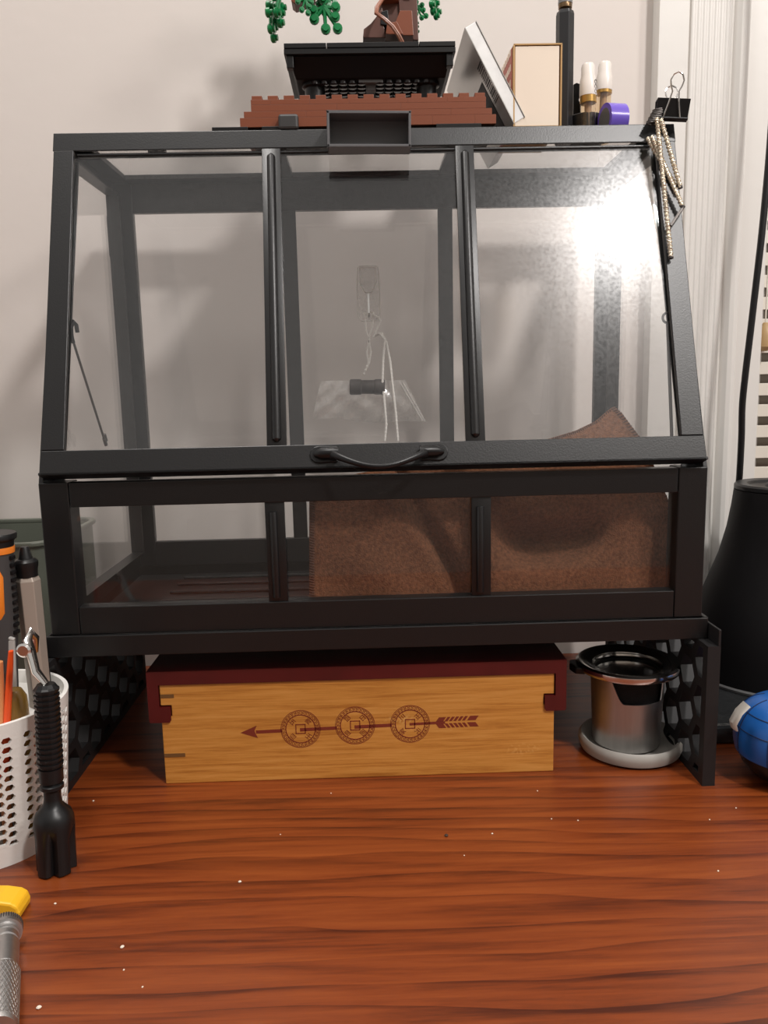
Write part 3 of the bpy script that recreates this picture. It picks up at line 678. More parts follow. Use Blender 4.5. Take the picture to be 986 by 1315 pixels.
# pot: two-tier rim, inward sloping body, underside with studs, feet
YP = .0860; YPB = .176
pxl, pxr = X_(364, 60, YP), X_(585, 58, YP); pz_t, pz_r = Z_(474, 54, YP), Z_(474, 68, YP)
zm_ = (pz_t+pz_r)/2
seam = X_(419, 60, YP)
for a, b_ in ((pxl, seam), (seam, pxr-.026), (pxr-.026, pxr)):
    part('rim_tile', MB().box(a+.0002, b_-.0002, YP, YPB, zm_+.0003, pz_t), M_SATIN, bz, bev=0.0003)
part('rim_plate', MB().box(pxl, pxr, YP+.0004, YPB, pz_r, zm_), M_SATIN, bz, bev=0.0003)
zpb = Z_(474, 101, .100); bl_, br_ = X_(380, 104, .100), X_(572, 104, .100)
def frustum(x0, x1, y0, y1, z0, X0, X1, Y0, Y1, Z1):
    return MB().add([(x0, y0, z0), (x1, y0, z0), (x1, y1, z0), (x0, y1, z0), (X0, Y0, Z1), (X1, Y0, Z1), (X1, Y1, Z1), (X0, Y1, Z1)],
                    [(3, 2, 1, 0), (4, 5, 6, 7), (0, 1, 5, 4), (1, 2, 6, 5), (2, 3, 7, 6), (3, 0, 4, 7)])
pb = part('pot', frustum(bl_, br_, .100, .164, zpb, pxl+.003, pxr-.003, YP+.004, YPB-.003, pz_r), M_MATTE, bz, bev=0.0008)
for s in (0, 1):
    xx = pxl+.004 if s == 0 else pxr-.004
    part('corner_clip', MB().box(xx-.0025, xx+.0025, YP+.002, YP+.008, pz_r-.0085, pz_r), M_SATIN, pb, bev=0.0005)
    fx = bl_+.013 if s == 0 else br_-.013
    part('foot', MB().lathe([(.0075, 0), (.0075, zpb-z2-.003), (.0095, zpb-z2-.002), (.0095, zpb-z2)], (fx, .112, z2), 20), M_SATIN, pb, smooth=True)
peg = MB().lathe([(.0014, -.0018), (.0024, -.0017), (.0024, 0)], (0, 0, 0), 10)
pegs = part('underside_studs', MB(), M_MATTE, pb)
bpy.data.objects.remove(pegs)
um = MB(); cxm = (bl_+br_)/2
for j in range(5):
    for i in range(-6, 7):
        if abs(i) < 1: continue
        um.lathe([(.0026, -.0024), (.0031, -.0022), (.0031, .0002)], (cxm+i*.0068, .1045+j*.0080, zpb), 10)
part('underside_studs', um, mat('black_glossy_plastic', (0.02, 0.018, 0.02), 0.22), pb, smooth=True)
part('underside_clip', MB().box(cxm-.0035, cxm+.0035, .106, .112, zpb-.006, zpb).box(cxm-.009, cxm+.009, .1015, .107, zpb-.0022, zpb+.001), M_GREY, pb, bev=0.0005)
# trunk: stacked slope bricks and bent tubes
YT = .128
def px3(u, v, y=YT): return at_y(u, v, y)
tr0 = [(470, 60), (535, 60), (533, -5), (527, -60), (520, -120), (484, -120), (489, -40), (487, 10), (484, 28), (478, 42), (468, 50)]
trunk = part('trunk', MB().prism([(px3(u, v).x, px3(u, v).z) for u, v in [(478, 60), (533, 60), (531, 0), (526, -60), (516, -150), (488, -150), (490, -40), (488, 10)]], YT-.010, YT+.014, 'y'), M_BROWN2, bz, bev=0.001)
def wedge(name, pts, y0, y1, m): return part(name, MB().prism([(px3(u, v).x, px3(u, v).z) for u, v in pts], y0, y1, 'y'), m, trunk, bev=0.0004)
wedge('slope_brick', [(466, 60), (494, 60), (490, 22), (484, 32), (476, 42), (467, 49)], YT-.016, YT+.004, M_BROWN2)
wedge('slope_brick', [(500, 60), (529, 60), (527, 29), (512, 29)], YT-.020, YT-.004, M_BROWN)
wedge('slope_brick', [(489, 14), (511, 12), (509, -30), (490, -30)], YT-.018, YT-.004, M_BROWN)
wedge('slope_brick', [(494, 60), (516, 60), (508, 44), (496, 46)], YT-.022, YT-.010, M_BROWN)
wedge('slope_brick', [(518, 8), (526, 8), (524, -20), (517, -20)], YT-.014, YT-.004, M_BROWN)
wedge('curved_slope_brick', [(512, 29), (530, 60), (536, 60), (534, 0), (527, -45), (508, -45), (511, 12)], YT-.012, YT+.010, M_BROWN2)
wedge('dark_gap', [(488, 44), (499, 46), (497, 26), (489, 28)], YT-.017, YT-.008, M_SATIN)
for off in (0, 2.2):
    part('vine', MB().tube([px3(491+off*.5, -2, YT-.020), px3(483+off, 9, YT-.026), px3(482+off, 17, YT-.028), px3(492+off, 24, YT-.028), px3(503+off, 34, YT-.027), px3(511+off, 46, YT-.026), px3(516+off, 56, YT-.024)], .0011, 8), M_NOUGAT, trunk, smooth=True)
# branches and leaf sprigs
part('branch', MB().tube([px3(500, -90), px3(455, -60, YT-.01), px3(412, -22, YT-.02), px3(385, 0, YT-.02)], [.008, .007, .006, .005], 8), M_BROWN2, bz, bev=0)
part('branch', MB().tube([px3(505, -100), px3(535, -60, YT), px3(552, -25, YT)], [.007, .006, .004], 8), M_BROWN2, bz)
part('branch_brick', MB().prism([(px3(u, v, YT-.02).x, px3(u, v, YT-.02).z) for u, v in [(375, 8), (380, 12), (404, 4), (406, -14), (378, -14)]], YT-.028, YT-.014, 'y'), M_BROWN, bz, bev=0.0004)
def sprig_mesh():
    mb = MB()
    def lobe(a, L, r):
        d = Vector((math.cos(a), 0, math.sin(a))); e = d*L
        mb.tube([Vector((0, 0, 0)), d*(L*.5)+Vector((0, .0006, 0)), e], [.0018, .0014, .0012], 6)
        mb.lathe([(r*.72, -.0022), (r, -.0012), (r, .0012), (r*.62, .0013), (r*.62, .0032), (0, .0032)], e, 12, align((0, -1, 0)))
    for a, L, r in ((-1.57, .0150, .0036), (-2.35, .0110, .0036), (-.75, .0105, .0034), (-1.05, .0175, .0036), (-2.9, .0080, .0034), (-.1, .0085, .0034), (1.57, .005, .0036)): lobe(a, L, r)
    return mb
def put_sprig(u, v, y, rot, sc, tilt=0.0, src=[None]):
    p = px3(u, v, y); M = (Matrix.Rotation(tilt, 3, 'Z') @ Matrix.Rotation(rot, 3, 'Y')) * sc
    if src[0] is None:
        sm0 = sprig_mesh(); off = wloc(bz); sm0.v = [q_+off for q_ in sm0.v]
        src[0] = part('leaf_sprig', sm0, M_GREEN, bz, smooth=True)
        o = src[0]; o.matrix_local = Matrix.Translation(p-wloc(bz)) @ M.to_4x4(); return o
    return like(src[0], 'leaf_sprig', bz, p, M)
put_sprig(416, 9, YT-.020, -.05, 1.0)
put_sprig(424, -6, YT-.012, .9, .75, .4); put_sprig(392, -2, YT-.030, .35, .55, .2)
put_sprig(349, 15, YT-.025, .35, .95, 1.42); put_sprig(358, -4, YT-.030, .45, .95, 1.35)
put_sprig(556, -2, YT-.01, -.75, .8, 1.2); put_sprig(536, 8, YT+.012, -.5, .55, .6); put_sprig(534, 28, YT+.02, -.2, .40, 1.2)
for k in range(26):              # the crown goes on above the picture
    put_sprig(random.uniform(335, 590), random.uniform(-190, -70), YT+random.uniform(-.035, .04), random.uniform(-1, 1), 1.0, random.uniform(-1, 1))
wedge('trunk_top', [(488, -150), (516, -150), (512, -190), (494, -190)], YT-.008, YT+.010, M_BROWN2)

# ------------------------------------------------------------------ other things on the roof
# shallow black tray fixed to the front of the top beam
ta, tb_ = at_y(418.5, 140, .0575), at_y(527, 144, .0575); tc_ = at_y(420, 189, .0575)
tx0, tx1, tz0, tz1 = ta.x, tb_.x, tc_.z, (ta.z+tb_.z)/2; ty0, ty1 = .0575, .0764
Mt = Matrix.Translation(((tx0+tx1)/2, ty1, tz0)) @ Matrix.Rotation(.016, 4, 'Y') @ Matrix.Translation((-(tx0+tx1)/2, -ty1, -tz0))
tray = MB().box(tx0, tx1, ty1-.0018, ty1, tz0, tz1, Mt)
for b6 in ((tx0, tx0+.0017, ty0, ty1, tz0, tz1), (tx1-.0017, tx1, ty0, ty1, tz0, tz1), (tx0, tx1, ty0, ty1, tz0, tz0+.0017), (tx0, tx1, ty0, ty1, tz1-.0017, tz1)): tray.box(*b6, Mt)
tr_ = part('plastic_tray', tray, M_TRAY, at=((tx0+tx1)/2, ty1, tz0), bev=0.0003)
tag(tr_, 'small open black plastic tray stuck on the top beam', 'tray')
b0, b1 = at_y(358, 166, .083), at_y(383, 149, .083)
tag(part('rubber_block', MB().box(b0.x, b1.x, .0800, .0862, zr+.0002, b1.z+.001), mat('dark_grey_rubber', (0.035, 0.034, 0.034), 0.45), at=((b0.x+b1.x)/2, .083, zr), bev=0.0018), 'small dark rounded block beside the black tray', 'block')
# flat black odds lying on the left roof pane, seen from below
fb = at_y(197, 196, .10)
tag(part('flat_clip', MB().lathe([(0, 0), (.0042, 0), (.0042, .003), (0, .003)], (at_z(196, 196, zr).x, .134, zr+.0002), 14).box(at_z(203, 196, zr).x, at_z(213, 196, zr).x, .1285, .1345, zr+.0002, zr+.003), M_MATTE, at=(fb.x, .134, zr)), 'tiny flat black clip lying on left roof pane', 'clip')
# leaning white case with silver back and barcode
pT = at_y(604, 31, .084); pBm = at_y(667, 154, .084); pBm.z = zr+.0050
ax = (pT-pBm); Lc = ax.length; axn = ax.normalized(); dep = Vector((0, 1, 0)); nr = axn.cross(dep).normalized()
if nr.x > 0: nr = -nr
Mc = Matrix(((axn.x, dep.x, nr.x, pBm.x), (axn.y, dep.y, nr.y, pBm.y), (axn.z, dep.z, nr.z, pBm.z), (0, 0, 0, 1)))
bk = thing('card_case', (pBm.x, .16, zr), 'thin white card case with barcode leaning on the toy-brick stand', 'case')
DC = .122; thk = .0043
part('edge_block', MB().box(0, Lc, .0006, DC, -thk, thk, Mc), M_PAGE, bk, bev=0.0005)
bcv = part('back_cover', MB().box(0, Lc, 0, DC, thk, thk+.0004, Mc), M_SILVER, bk)
part('front_cover', MB().box(0, Lc, 0, DC, -thk-.0004, -thk, Mc), M_SILVER, bk)
bar = MB(); xx = Lc*.30
while xx < Lc*.66:
    w_ = random.choice((.0005, .0008, .0012)); bar.box(xx, xx+w_, .003, .017, thk+.0003, thk+.0006, Mc); xx += w_+random.choice((.0005, .0008, .0011))
part('barcode', bar, M_INKB, bcv)
part('print_panel', MB().box(Lc*.05, Lc*.56, .022, .060, thk+.0003, thk+.00055, Mc), M_INKB, bcv)
# upright carton, open end towards us
yk = .0845
k0, k1 = at_y(662, 156, yk), at_y(721, 156, yk); kt0, kt1 = at_y(657, 58, yk), at_y(717, 54, yk)
cb_ = thing('card_carton', ((k0.x+k1.x)/2, .125, zr), 'upright cream card carton with red printed side', 'carton')
KX0, KX1, KZ0, KZ1 = (k0.x+kt0.x)/2, (k1.x+kt1.x)/2+.0012, zr+.0004, (kt0.z+kt1.z)/2
KY1 = .150; tw = .0008
slv = MB().box(KX0, KX1, yk, KY1, KZ1-tw, KZ1).box(KX0, KX1, yk, KY1, KZ0, KZ0+tw).box(KX0, KX0+tw, yk, KY1, KZ0, KZ1).box(KX1-tw, KX1, yk, KY1, KZ0, KZ1)
sl = part('sleeve', slv, M_KRAFT, cb_, bev=0.0002)
part('side_print', MB().box(KX0-.0003, KX0, yk+.006, KY1, KZ0, KZ1), M_REDPRINT, sl)
lt = MB()
for r_ in range(5):
    zz = KZ0+.010+r_*.0105; yy = yk+.010
    while yy < KY1-.01:
        L_ = random.uniform(.002, .007); lt.box(KX0-.0005, KX0-.0002, yy, yy+L_, zz, zz+.0045); yy += L_+.002
part('print_lines', lt, M_CARD, sl)
part('inner_tray', MB().box(KX0+tw+.0002, KX1-tw-.0010, yk+.0005, KY1-.001, KZ0+tw, KZ1-tw-.0006), M_CARD, cb_, bev=0.0004)
# black hexagonal pen with a grey tip
yv = .1300
v0, v1 = at_y(713, 100, yv), at_y(736, 100, yv); rv = (v1.x-v0.x)/2*1.0; vx = (v0.x+v1.x)/2
vz1 = at_y(725, 14, yv).z
vp = thing('hexagonal_pen', (vx, yv, zr), 'tall black hexagonal pen standing behind the cream carton', 'pen')
part('barrel', MB().lathe([(rv*.9, zr+.0002), (rv, zr+.001), (rv, vz1-.003), (rv*.93, vz1-.0008), (rv*.8, vz1)], (vx, yv, 0), 6, twist=math.pi/6+.22), mat('graphite_metal', (0.022, 0.022, 0.024), 0.36, 0.2), vp, bev=0.0005)
part('neck', MB().lathe([(rv*.40, vz1), (rv*.40, vz1+.0012), (rv*.74, vz1+.0014), (rv*.76, vz1+.0042), (rv*.74, vz1+.0046)], (vx, yv, 0), 20), mat('bronze_ring', (0.16, 0.10, 0.05), 0.3, 0.7), vp, smooth=True)
part('tip', MB().lathe([(rv*.78, vz1+.0046), (rv*.76, vz1+.02), (rv*.66, vz1+.030), (rv*.45, vz1+.036), (0, vz1+.037)], (vx, yv, 0), 20), mat('grey_ceramic', (0.20, 0.20, 0.20), 0.35), vp, smooth=True)
# black holder dish with two cartridges, a small clip and a tape roll
yh = .128
h0, h1 = at_y(730, 153, yh), at_y(772, 153, yh); hcx, hr = (h0.x+h1.x)/2+.002, (h1.x-h0.x)/2
hz = at_y(750, 147, yh).z
tag(part('round_holder', MB().lathe([(hr*.96, zr+.0002), (hr, zr+.001), (hr, hz-.0006), (hr*.96, hz), (hr*.88, hz), (hr*.86, zr+.0030), (0, zr+.0030)], (hcx, yh+.006, 0), 40), M_SATIN, at=(hcx, yh+.006, zr), smooth=True), 'low round black holder on the right of roof', 'holder')
def cartridge(u, ytop, vt, vring, vring2, y, lean, label, mark):
    base = at_y(u, 152, y); rr = .0064; top = at_y(u, vt, y).z; zr1, zr2 = at_y(u, vring, y).z, at_y(u, vring2, y).z
    z0 = zr+.0034
    t = thing('cartridge', (base.x, y, z0), label, 'cartridge', None)
    Ml = Matrix.Rotation(lean, 3, 'Y'); c = Vector((base.x, y, z0))
    def L(prof): return MB().lathe([(r, z-z0) for r, z in prof], c, 20, Ml)
    part('glass_tank', L([(rr*.92, z0), (rr*.92, zr2)]), M_TANK, t, smooth=True)
    part('core', L([(rr*.42, z0), (rr*.42, zr2)]), mat('tan_core', (0.42, 0.30, 0.22), 0.4), t, smooth=True)
    part('ring', L([(rr*.98, zr2), (rr*.98, zr1)]), M_GOLD, t, smooth=True)
    mouth = part('mouthpiece', L([(rr, zr1), (rr*1.02, zr1+.002), (rr*.98, zr1+(top-zr1)*.45), (rr*.82, zr1+(top-zr1)*.62), (rr*.80, top-.003), (rr*.66, top-.0008), (rr*.3, top), (0, top)]), M_CERAM, t, smooth=True)
    if mark:
        mk = MB()
        for dz in (0, .0034, -.0034):
            cc2 = c+Ml @ Vector((rr*.72, -rr*.70, zr1-z0+.0056+dz))
            mk.tube([cc2+Vector((math.cos(a_)*.0010, math.cos(a_)*.0010, math.sin(a_)*.0014)) for a_ in [2*math.pi*i/10 for i in range(10)]], .0002, 4, closed=True)
        part('ring_mark', mk, M_INKB, mouth)
cartridge(755.5, 0, 81, 124, 133, .124, -.02, 'white-tipped glass cartridge with black ring marks in round holder', True)
cartridge(772.5, 0, 79, 117, 121, .1385, .03, 'plain white-tipped glass cartridge standing behind the purple tape', False)
sc0 = at_y(740, 147, .1375)
tag(part('slim_clip', MB().prism([(sc0.x-.003, zr+.0034), (sc0.x+.0038, zr+.0034), (sc0.x+.0030, sc0.z+.006), (sc0.x+.0012, sc0.z+.010), (sc0.x+.0030, sc0.z+.015), (sc0.x+.0020, sc0.z+.0215), (sc0.x-.0006, sc0.z+.0225), (sc0.x-.003, sc0.z+.0215)], .1350, .1400, 'y'), M_SATIN, at=(sc0.x, .1375, sc0.z), bev=0.0006), 'slim black clip beside the tall black pen', 'clip')
tp0, tp1 = at_y(776, 145, .112), at_y(800, 145, .112); tpr = (at_y(785, 133, .112).z-zr)/2
tpm = align((1, 0.18, 0)); tcen = Vector((tp0.x, .1120, zr+tpr+.0002)); TL = (tp1.x-tp0.x)
tpo = thing('tape_roll', (tcen.x+TL/2, .1120, zr), 'glossy purple tape roll beside the white cartridges', 'tape')
part('tape', MB().lathe([(tpr*.72, 0), (tpr, 0), (tpr, TL), (tpr*.72, TL), (tpr*.72, 0)], tcen, 40, tpm), M_PURPLE, tpo, smooth=True)
part('core', MB().lathe([(tpr*.60, -.0002), (tpr*.72, -.0002), (tpr*.72, TL), (tpr*.60, TL), (tpr*.60, -.0002)], tcen, 40, tpm), M_GREY, tpo, smooth=True)

# ------------------------------------------------------------------ binder clip and braided cords on the right corner
yb_ = .0720
q = at_y(861, 153, yb_)
Mq = Matrix.Translation(q) @ Matrix.Rotation(.10, 4, 'Y') @ Matrix.Rotation(-.15, 4, 'Z')
bc = thing('binder_clip', q, 'black binder clip gripping braided cords on the greenhouse corner', 'clip')
W2 = .0112; hB = .0125
prf = [(-.0012, 0), (-.0045, hB), (.0045, hB), (.0012, 0), (.0008, .0003), (.0039, hB-.0006), (-.0039, hB-.0006), (-.0008, .0003)]
part('body', MB().prism(prf, -W2, W2, 'x', Mq), M_SATIN, bc)
part('lip', MB().tube([Mq @ Vector((-W2, -.0016, 0)), Mq @ Vector((W2, -.0016, 0))], .0012, 10), M_SATIN, bc, smooth=True)
part('lip', MB().tube([Mq @ Vector((-W2, .0016, 0)), Mq @ Vector((W2, .0016, 0))], .0012, 10), M_SATIN, bc, smooth=True)
def loop(y0, sgn, tilt, up):
    pts = [(-.0095, 0, 0), (-.0058, 0, 0), (-.0034, 0, .010), (-.0022, 0, .017), (-.0038, 0, .0205), (-.0045, 0, .0238), (-.0030, 0, .0275), (0, 0, .029), (.0030, 0, .0275), (.0045, 0, .0238), (.0038, 0, .0205), (.0022, 0, .017), (.0034, 0, .010), (.0058, 0, 0), (.0095, 0, 0)]
    Mr = Mq @ Matrix.Translation((0, y0, 0)) @ Matrix.Rotation(tilt, 4, 'X')
    return MB().tube([Mr @ Vector((p[0], p[1], p[2]*up)) for p in pts], .0006, 8)
part('wire_handle', loop(-.0020, -1, .24, 1.0), M_CHROME, bc, smooth=True)
part('wire_handle', loop(.0020, 1, -.30, .93), M_CHROME, bc, smooth=True)
def braided(name, a, b, label, na=.006, nb=.004, r=.00145):
    p = lid_px(*a, na); e = lid_px(*b, nb); d = e-p; n_ = int(d.length/.0011); mb = MB()
    mb.tube([p, e], r*.9, 10)
    M3 = align(d)
    for s in (-1, 1):
        pts = []
        for i in range(n_*4+1):
            t = i/(n_*4); an = s*2*math.pi*t*d.length/.0027
            pts.append(p+d*t+M3 @ Vector((math.cos(an)*r, math.sin(an)*r, 0)))
        mb.tube(pts, r*.27, 5)
    o = part(name, mb, M_BRAID, at=p, smooth=True); tag(o, label, 'cord', 'braided metal cords hanging from the binder clip')
    part('end_cap', MB().tube([e-d.normalized()*.0012, e+d.normalized()*.0006], r*1.15, 10), M_DARKROLL, o, smooth=True)
    return o
braided('braided_cord', (843.5, 152), (861.5, 331), 'longest braided metal cord hanging straight from the binder clip', .0135, .0055)
braided('braided_cord', (848.5, 153), (873.5, 241), 'short braided metal cord slanting right from the binder clip', .0150, .0075)
braided('braided_cord', (831, 177), (868, 240), 'braided metal cord crossing behind, its upper end loose', .0055, .0050)
ck = braided('braided_cord', (836.5, 175), (876.5, 266), 'braided metal cord bent back sharply at its lower end', .0100, .0085)
e1, e2 = lid_px(876.5, 267, .0085), lid_px(861, 290, .0080)
part('bent_tail', MB().tube([e1, e1.lerp(e2, .5), e2], .0011, 8), M_WIRE, ck, smooth=True)
# dark coil behind the clip
c0, c1_ = at_y(836, 160, .0735), at_y(846, 141, .0745)
tag(part('wire_coil', MB().tube([c0.lerp(c1_, i/60)+Vector((math.cos(i*.84)*.0042, math.sin(i*.84)*.0030-.001, 0)) for i in range(61)], .0006, 6), M_WIRE, at=c0, smooth=True), 'small dark wire coil tucked behind the binder clip', 'coil')

# ------------------------------------------------------------------ right side of the desk
bs = Vector((.345, .150, 0))
tag(part('black_tray', MB().box(.252, .470, .042, .240, 0.0003, .0160), mat('black_wet_plastic', (0.018, 0.019, 0.020), 0.25, bump=(90, 1.0)), at=(.36, .14, 0), bev=0.003), 'low black glossy tray under the conical black pot', 'tray')
pcx = at_y(1004, 700, .150).x; zt2 = at_y(1004, 617, .150).z
z0p = .0165
pot_t = thing('conical_pot', (pcx, .150, z0p), 'tall black conical pot with round lid by window casing', 'pot')
def prr(u, v): return pcx-at_y(u, v, .150).x
pf = [(prr(889, 846)*.96, z0p), (prr(889, 846), z0p+.003)]
for u, v in ((891, 825), (899, 790), (913, 755), (929, 715), (939, 680), (945, 650), (948, 630)):
    pf.append((prr(u, v), at_y(u, v, .150).z))
pf = [pf[0], pf[1]]+[p for p in pf[2:] if p[1] > z0p+.006]
rt = pf[-1][0]
part('body', MB().lathe(pf+[(rt*.9, pf[-1][1]+.0006)], (pcx, .150, 0), 64), M_MATTE, pot_t, smooth=True)
zl = pf[-1][1]
part('lid', MB().lathe([(rt*.97, zl), (rt*1.0, zl+.001), (rt*1.0, zl+.004), (rt*.96, zl+.0055), (rt*.75, zl+.0050), (rt*.70, zl+.0030), (rt*.40, zl+.0028), (rt*.36, zl+.0050), (rt*.22, zl+.0052), (0, zl+.0030)], (pcx, .150, 0), 64), M_SATIN, pot_t, smooth=True)
part('base_ring', MB().lathe([(pf[1][0]*1.01, z0p), (pf[1][0]*1.015, z0p+.002), (pf[1][0]*1.0, z0p+.0035)], (pcx, .150, 0), 64), M_GREY, pot_t, smooth=True)
# cable
cpts = [(948, 625, .215), (950, 600, .212), (952, 560, .210), (953, 520, .208), (957, 480, .206), (963, 430, .205), (970, 370, .205), (977, 310, .206), (983, 250, .208), (989, 180, .210), (994, 100, .212), (998, 0, .214), (1000, -120, .215)]
cp3 = [at_y(u, v, y) for u, v, y in cpts]
cp3 = [Vector((cp3[0].x+.012, .235, .03)), Vector((cp3[0].x+.004, .232, .11))]+cp3
sm_ = []
for i in range(len(cp3)-1):
    a_, b_, c_, d_ = cp3[max(i-1, 0)], cp3[i], cp3[i+1], cp3[min(i+2, len(cp3)-1)]
    for k in range(6):
        t = k/6; sm_.append(.5*((2*b_)+(c_-a_)*t+(2*a_-5*b_+4*c_-d_)*t*t+(3*b_-a_-3*c_+d_)*t**3))
sm_.append(cp3[-1])
tag(part('power_cable', MB().tube(sm_, .0030, 10), M_SATIN, at=cp3[0], smooth=True), 'black power cable hanging in front of the window casing', 'cable')
# blue rounded gadget
GY = -.012; bc_ = at_y(1014, 965, GY); br = bc_.x-at_y(947, 960, GY).x
gd = thing('blue_tape_measure', (bc_.x, GY, 0), 'rounded blue and black plastic tape measure with silver tab', 'tape measure')
gh_ = (at_y(1000, 893, GY).z-.002)/2; gz = gh_+.0003
def ell(t0, t1, k=1.0, n_=14): return [(br*k*math.cos(t)**.75, gz+gh_*k*math.sin(t)) for t in [t0+(t1-t0)*i/n_ for i in range(n_+1)]]
ell_b = [(max(br*abs(math.cos(t))**.62, 0), gz+gh_*math.sin(t)) for t in [-.34+(math.pi/2+.34)*i/18 for i in range(19)]]
sh_ = part('shell', MB().lathe(ell_b, (bc_.x, GY, 0), 48), M_BLUE, gd, smooth=True)
low = [(max(.97*br*abs(math.cos(t))**.62, 0), gz+gh_*math.sin(t)) for t in [-math.pi/2+(math.pi/2-.30)*i/12 for i in range(13)]]
part('underside', MB().lathe(low, (bc_.x, GY, 0), 48), M_SATIN, gd, smooth=True)
sg = MB()
for an in [2*math.pi*k/9+.35 for k in range(9)]:
    sg.tube([(bc_.x+(r+.0001)*math.cos(an), GY+(r+.0001)*math.sin(an), z) for r, z in ell_b[:16]], .00045, 5)
for i in (6, 10): sg.tube([(bc_.x+(ell_b[i][0]+.0001)*math.cos(a_), GY+(ell_b[i][0]+.0001)*math.sin(a_), ell_b[i][1]) for a_ in [2*math.pi*k/60 for k in range(60)]], .0004, 5, closed=True)
part('seam', sg, mat('dark_blue_seam', (0.004, 0.02, 0.08), 0.5), sh_)
t0_, t1_ = at_y(941, 928, GY-.016), at_y(959, 904, GY-.016)
d_ = (t1_-t0_)
part('silver_tab', MB().tube([t0_+Vector((.0010, 0, -.004)), t0_, t0_.lerp(t1_, .5)+Vector((-.0008, 0, .0010)), t1_], .0052, 12, flat=.22), mat('satin_silver', (0.62, 0.58, 0.52), 0.45, 0.4), gd, smooth=True)

# ------------------------------------------------------------------ left side: basket and tools
bx = Vector((-.2520, -.0480, 0)); rb0, rb1, hbk = .0460, .0535, .0900
def bk_r(z): return rb0+(rb1-rb0)*(z/hbk)
bsk = thing('honeycomb_basket', bx, 'white honeycomb plastic basket holding hand tools', 'basket')
lat = MB(); NC = 52; ph = .0060; zlo, zhi = .0105, .0845
def bp3(a, z, d=0.0): r = bk_r(z)+d; return (bx.x+r*math.cos(a), bx.y+r*math.sin(a), z)
da = 2*math.pi/NC
rows = int((zhi-zlo)/ph)
for c_i in range(NC):
    a0 = c_i*da
    for r_i in range(rows+1):
        zc_ = zlo+ph*(r_i+(.5 if c_i % 2 else 0))
        if zc_ > zhi-.002: continue
        rad = ph/math.sqrt(3)
        # flat-top cell: width 2*rad along the wall, stretched to the column pitch
        kx = (da*bk_r(zc_))/(1.5*rad)
        ring = [(math.cos(k*math.pi/3)*rad*kx, math.sin(k*math.pi/3)*rad) for k in range(6)]
        solid_c = (c_i % 4 == 2)
        hk_ = 0.0 if solid_c else .72
        R_ = bk_r(zc_)
        o_ = [bp3(a0+u/R_, zc_+v) for u, v in ring]; o_i = [bp3(a0+u/R_, zc_+v, -.0022) for u, v in ring]
        if solid_c: lat.add(o_+o_i, [(0, 1, 2, 3, 4, 5), (11, 10, 9, 8, 7, 6)]); continue
        i_ = [bp3(a0+u*hk_/R_, zc_+v*hk_) for u, v in ring]; i_i = [bp3(a0+u*hk_/R_, zc_+v*hk_, -.0022) for u, v in ring]
        fs = []
        for k in range(6):
            j = (k+1) % 6; fs += [(k, j, 6+j, 6+k), (12+j, 12+k, 18+k, 18+j), (6+k, 6+j, 18+j, 18+k)]
        lat.add(o_+i_+o_i+i_i, fs)
lo_ = part('honeycomb_wall', lat, M_WHITE, bsk); lo_['kind'] = 'stuff'
def band(z0, z1, t=.0026): return MB().lathe([(bk_r(z0), z0), (bk_r(z1), z1), (bk_r(z1)-t, z1), (bk_r(z0)-t, z0), (bk_r(z0), z0)], (bx.x, bx.y, 0), 72)
part('bottom_band', band(.0, .0125), M_WHITE, bsk, smooth=True)
part('rim', band(.0815, hbk), M_WHITE, bsk, smooth=True)
part('floor_disc', MB().lathe([(0, .0005), (rb0-.002, .0005), (rb0-.002, .003), (0, .003)], (bx.x, bx.y, 0), 48), M_WHITE, bsk)
# grey hexagonal pen tool with black cone
def axis_lathe(p, e, prof, n_, twist=0.0):
    d = e-p; return MB().lathe([(r, t*d.length) for r, t in prof], p, n_, align(d), twist=twist)
yt = -.040
pe, pp_ = at_y(31, 702, yt), at_y(50, 880, yt)
pfull = pp_+(pp_-pe)*.30; pfull.z = max(pfull.z, .0045)
dt = (pe-pfull)
tt = lambda v: 1-((at_y(31, v, yt)-pe).length/dt.length)
pen = thing('hexagonal_pen_tool', pfull, 'grey hexagonal pen tool with black cone tip in basket', 'tool')
rp = .0066
part('barrel', axis_lathe(pfull, pe, [(rp*.98, 0), (rp*1.08, .50), (rp*1.12, tt(745)), (rp*.9, tt(738))], 6, .3), M_PEN, pen, bev=0.0004)
part('collar', axis_lathe(pfull, pe, [(rp*.95, tt(740)), (rp*.98, tt(730)), (rp*1.08, tt(726)), (rp*1.08, tt(721)), (rp*.85, tt(718)), (rp*.66, tt(717))], 24), M_SATIN, pen, smooth=True)
part('cone', axis_lathe(pfull, pe, [(rp*.66, tt(718)), (rp*.42, tt(704)), (rp*.36, 1.0), (0, 1.0)], 20), M_SATIN, pen, smooth=True)
# orange and black screwdriver handle
ys = -.050
sA, sB = at_y(0, 684, ys), at_y(12, 900, ys); sBf = sB+(sB-sA)*.38; sBf.z = .0045; sA.x -= .004; sBf.x -= .004
dl = (sA-sBf).length
ts = lambda v: 1-((at_y(0, v, ys)-at_y(0, 684, ys)).length/dl)
sd = thing('utility_driver', sBf, 'black and orange tool handle standing in white basket', 'tool')
part('handle', axis_lathe(sBf, sA, [(.0070, 0), (.0078, .35), (.0088, .55), (.0110, .75), (.0105, ts(708))], 16), mat('charcoal_rubber', (0.045, 0.043, 0.043), 0.55), sd, smooth=True)
part('band', axis_lathe(sBf, sA, [(.0112, ts(709)), (.0114, ts(705)), (.0112, ts(701))], 24), M_ORANGE, sd, smooth=True)
part('cap', axis_lathe(sBf, sA, [(.0110, ts(701)), (.0112, ts(694)), (.0128, ts(691)), (.0130, ts(686)), (.0124, 1.0), (0, 1.0)], 24), M_SATIN, sd, smooth=True)
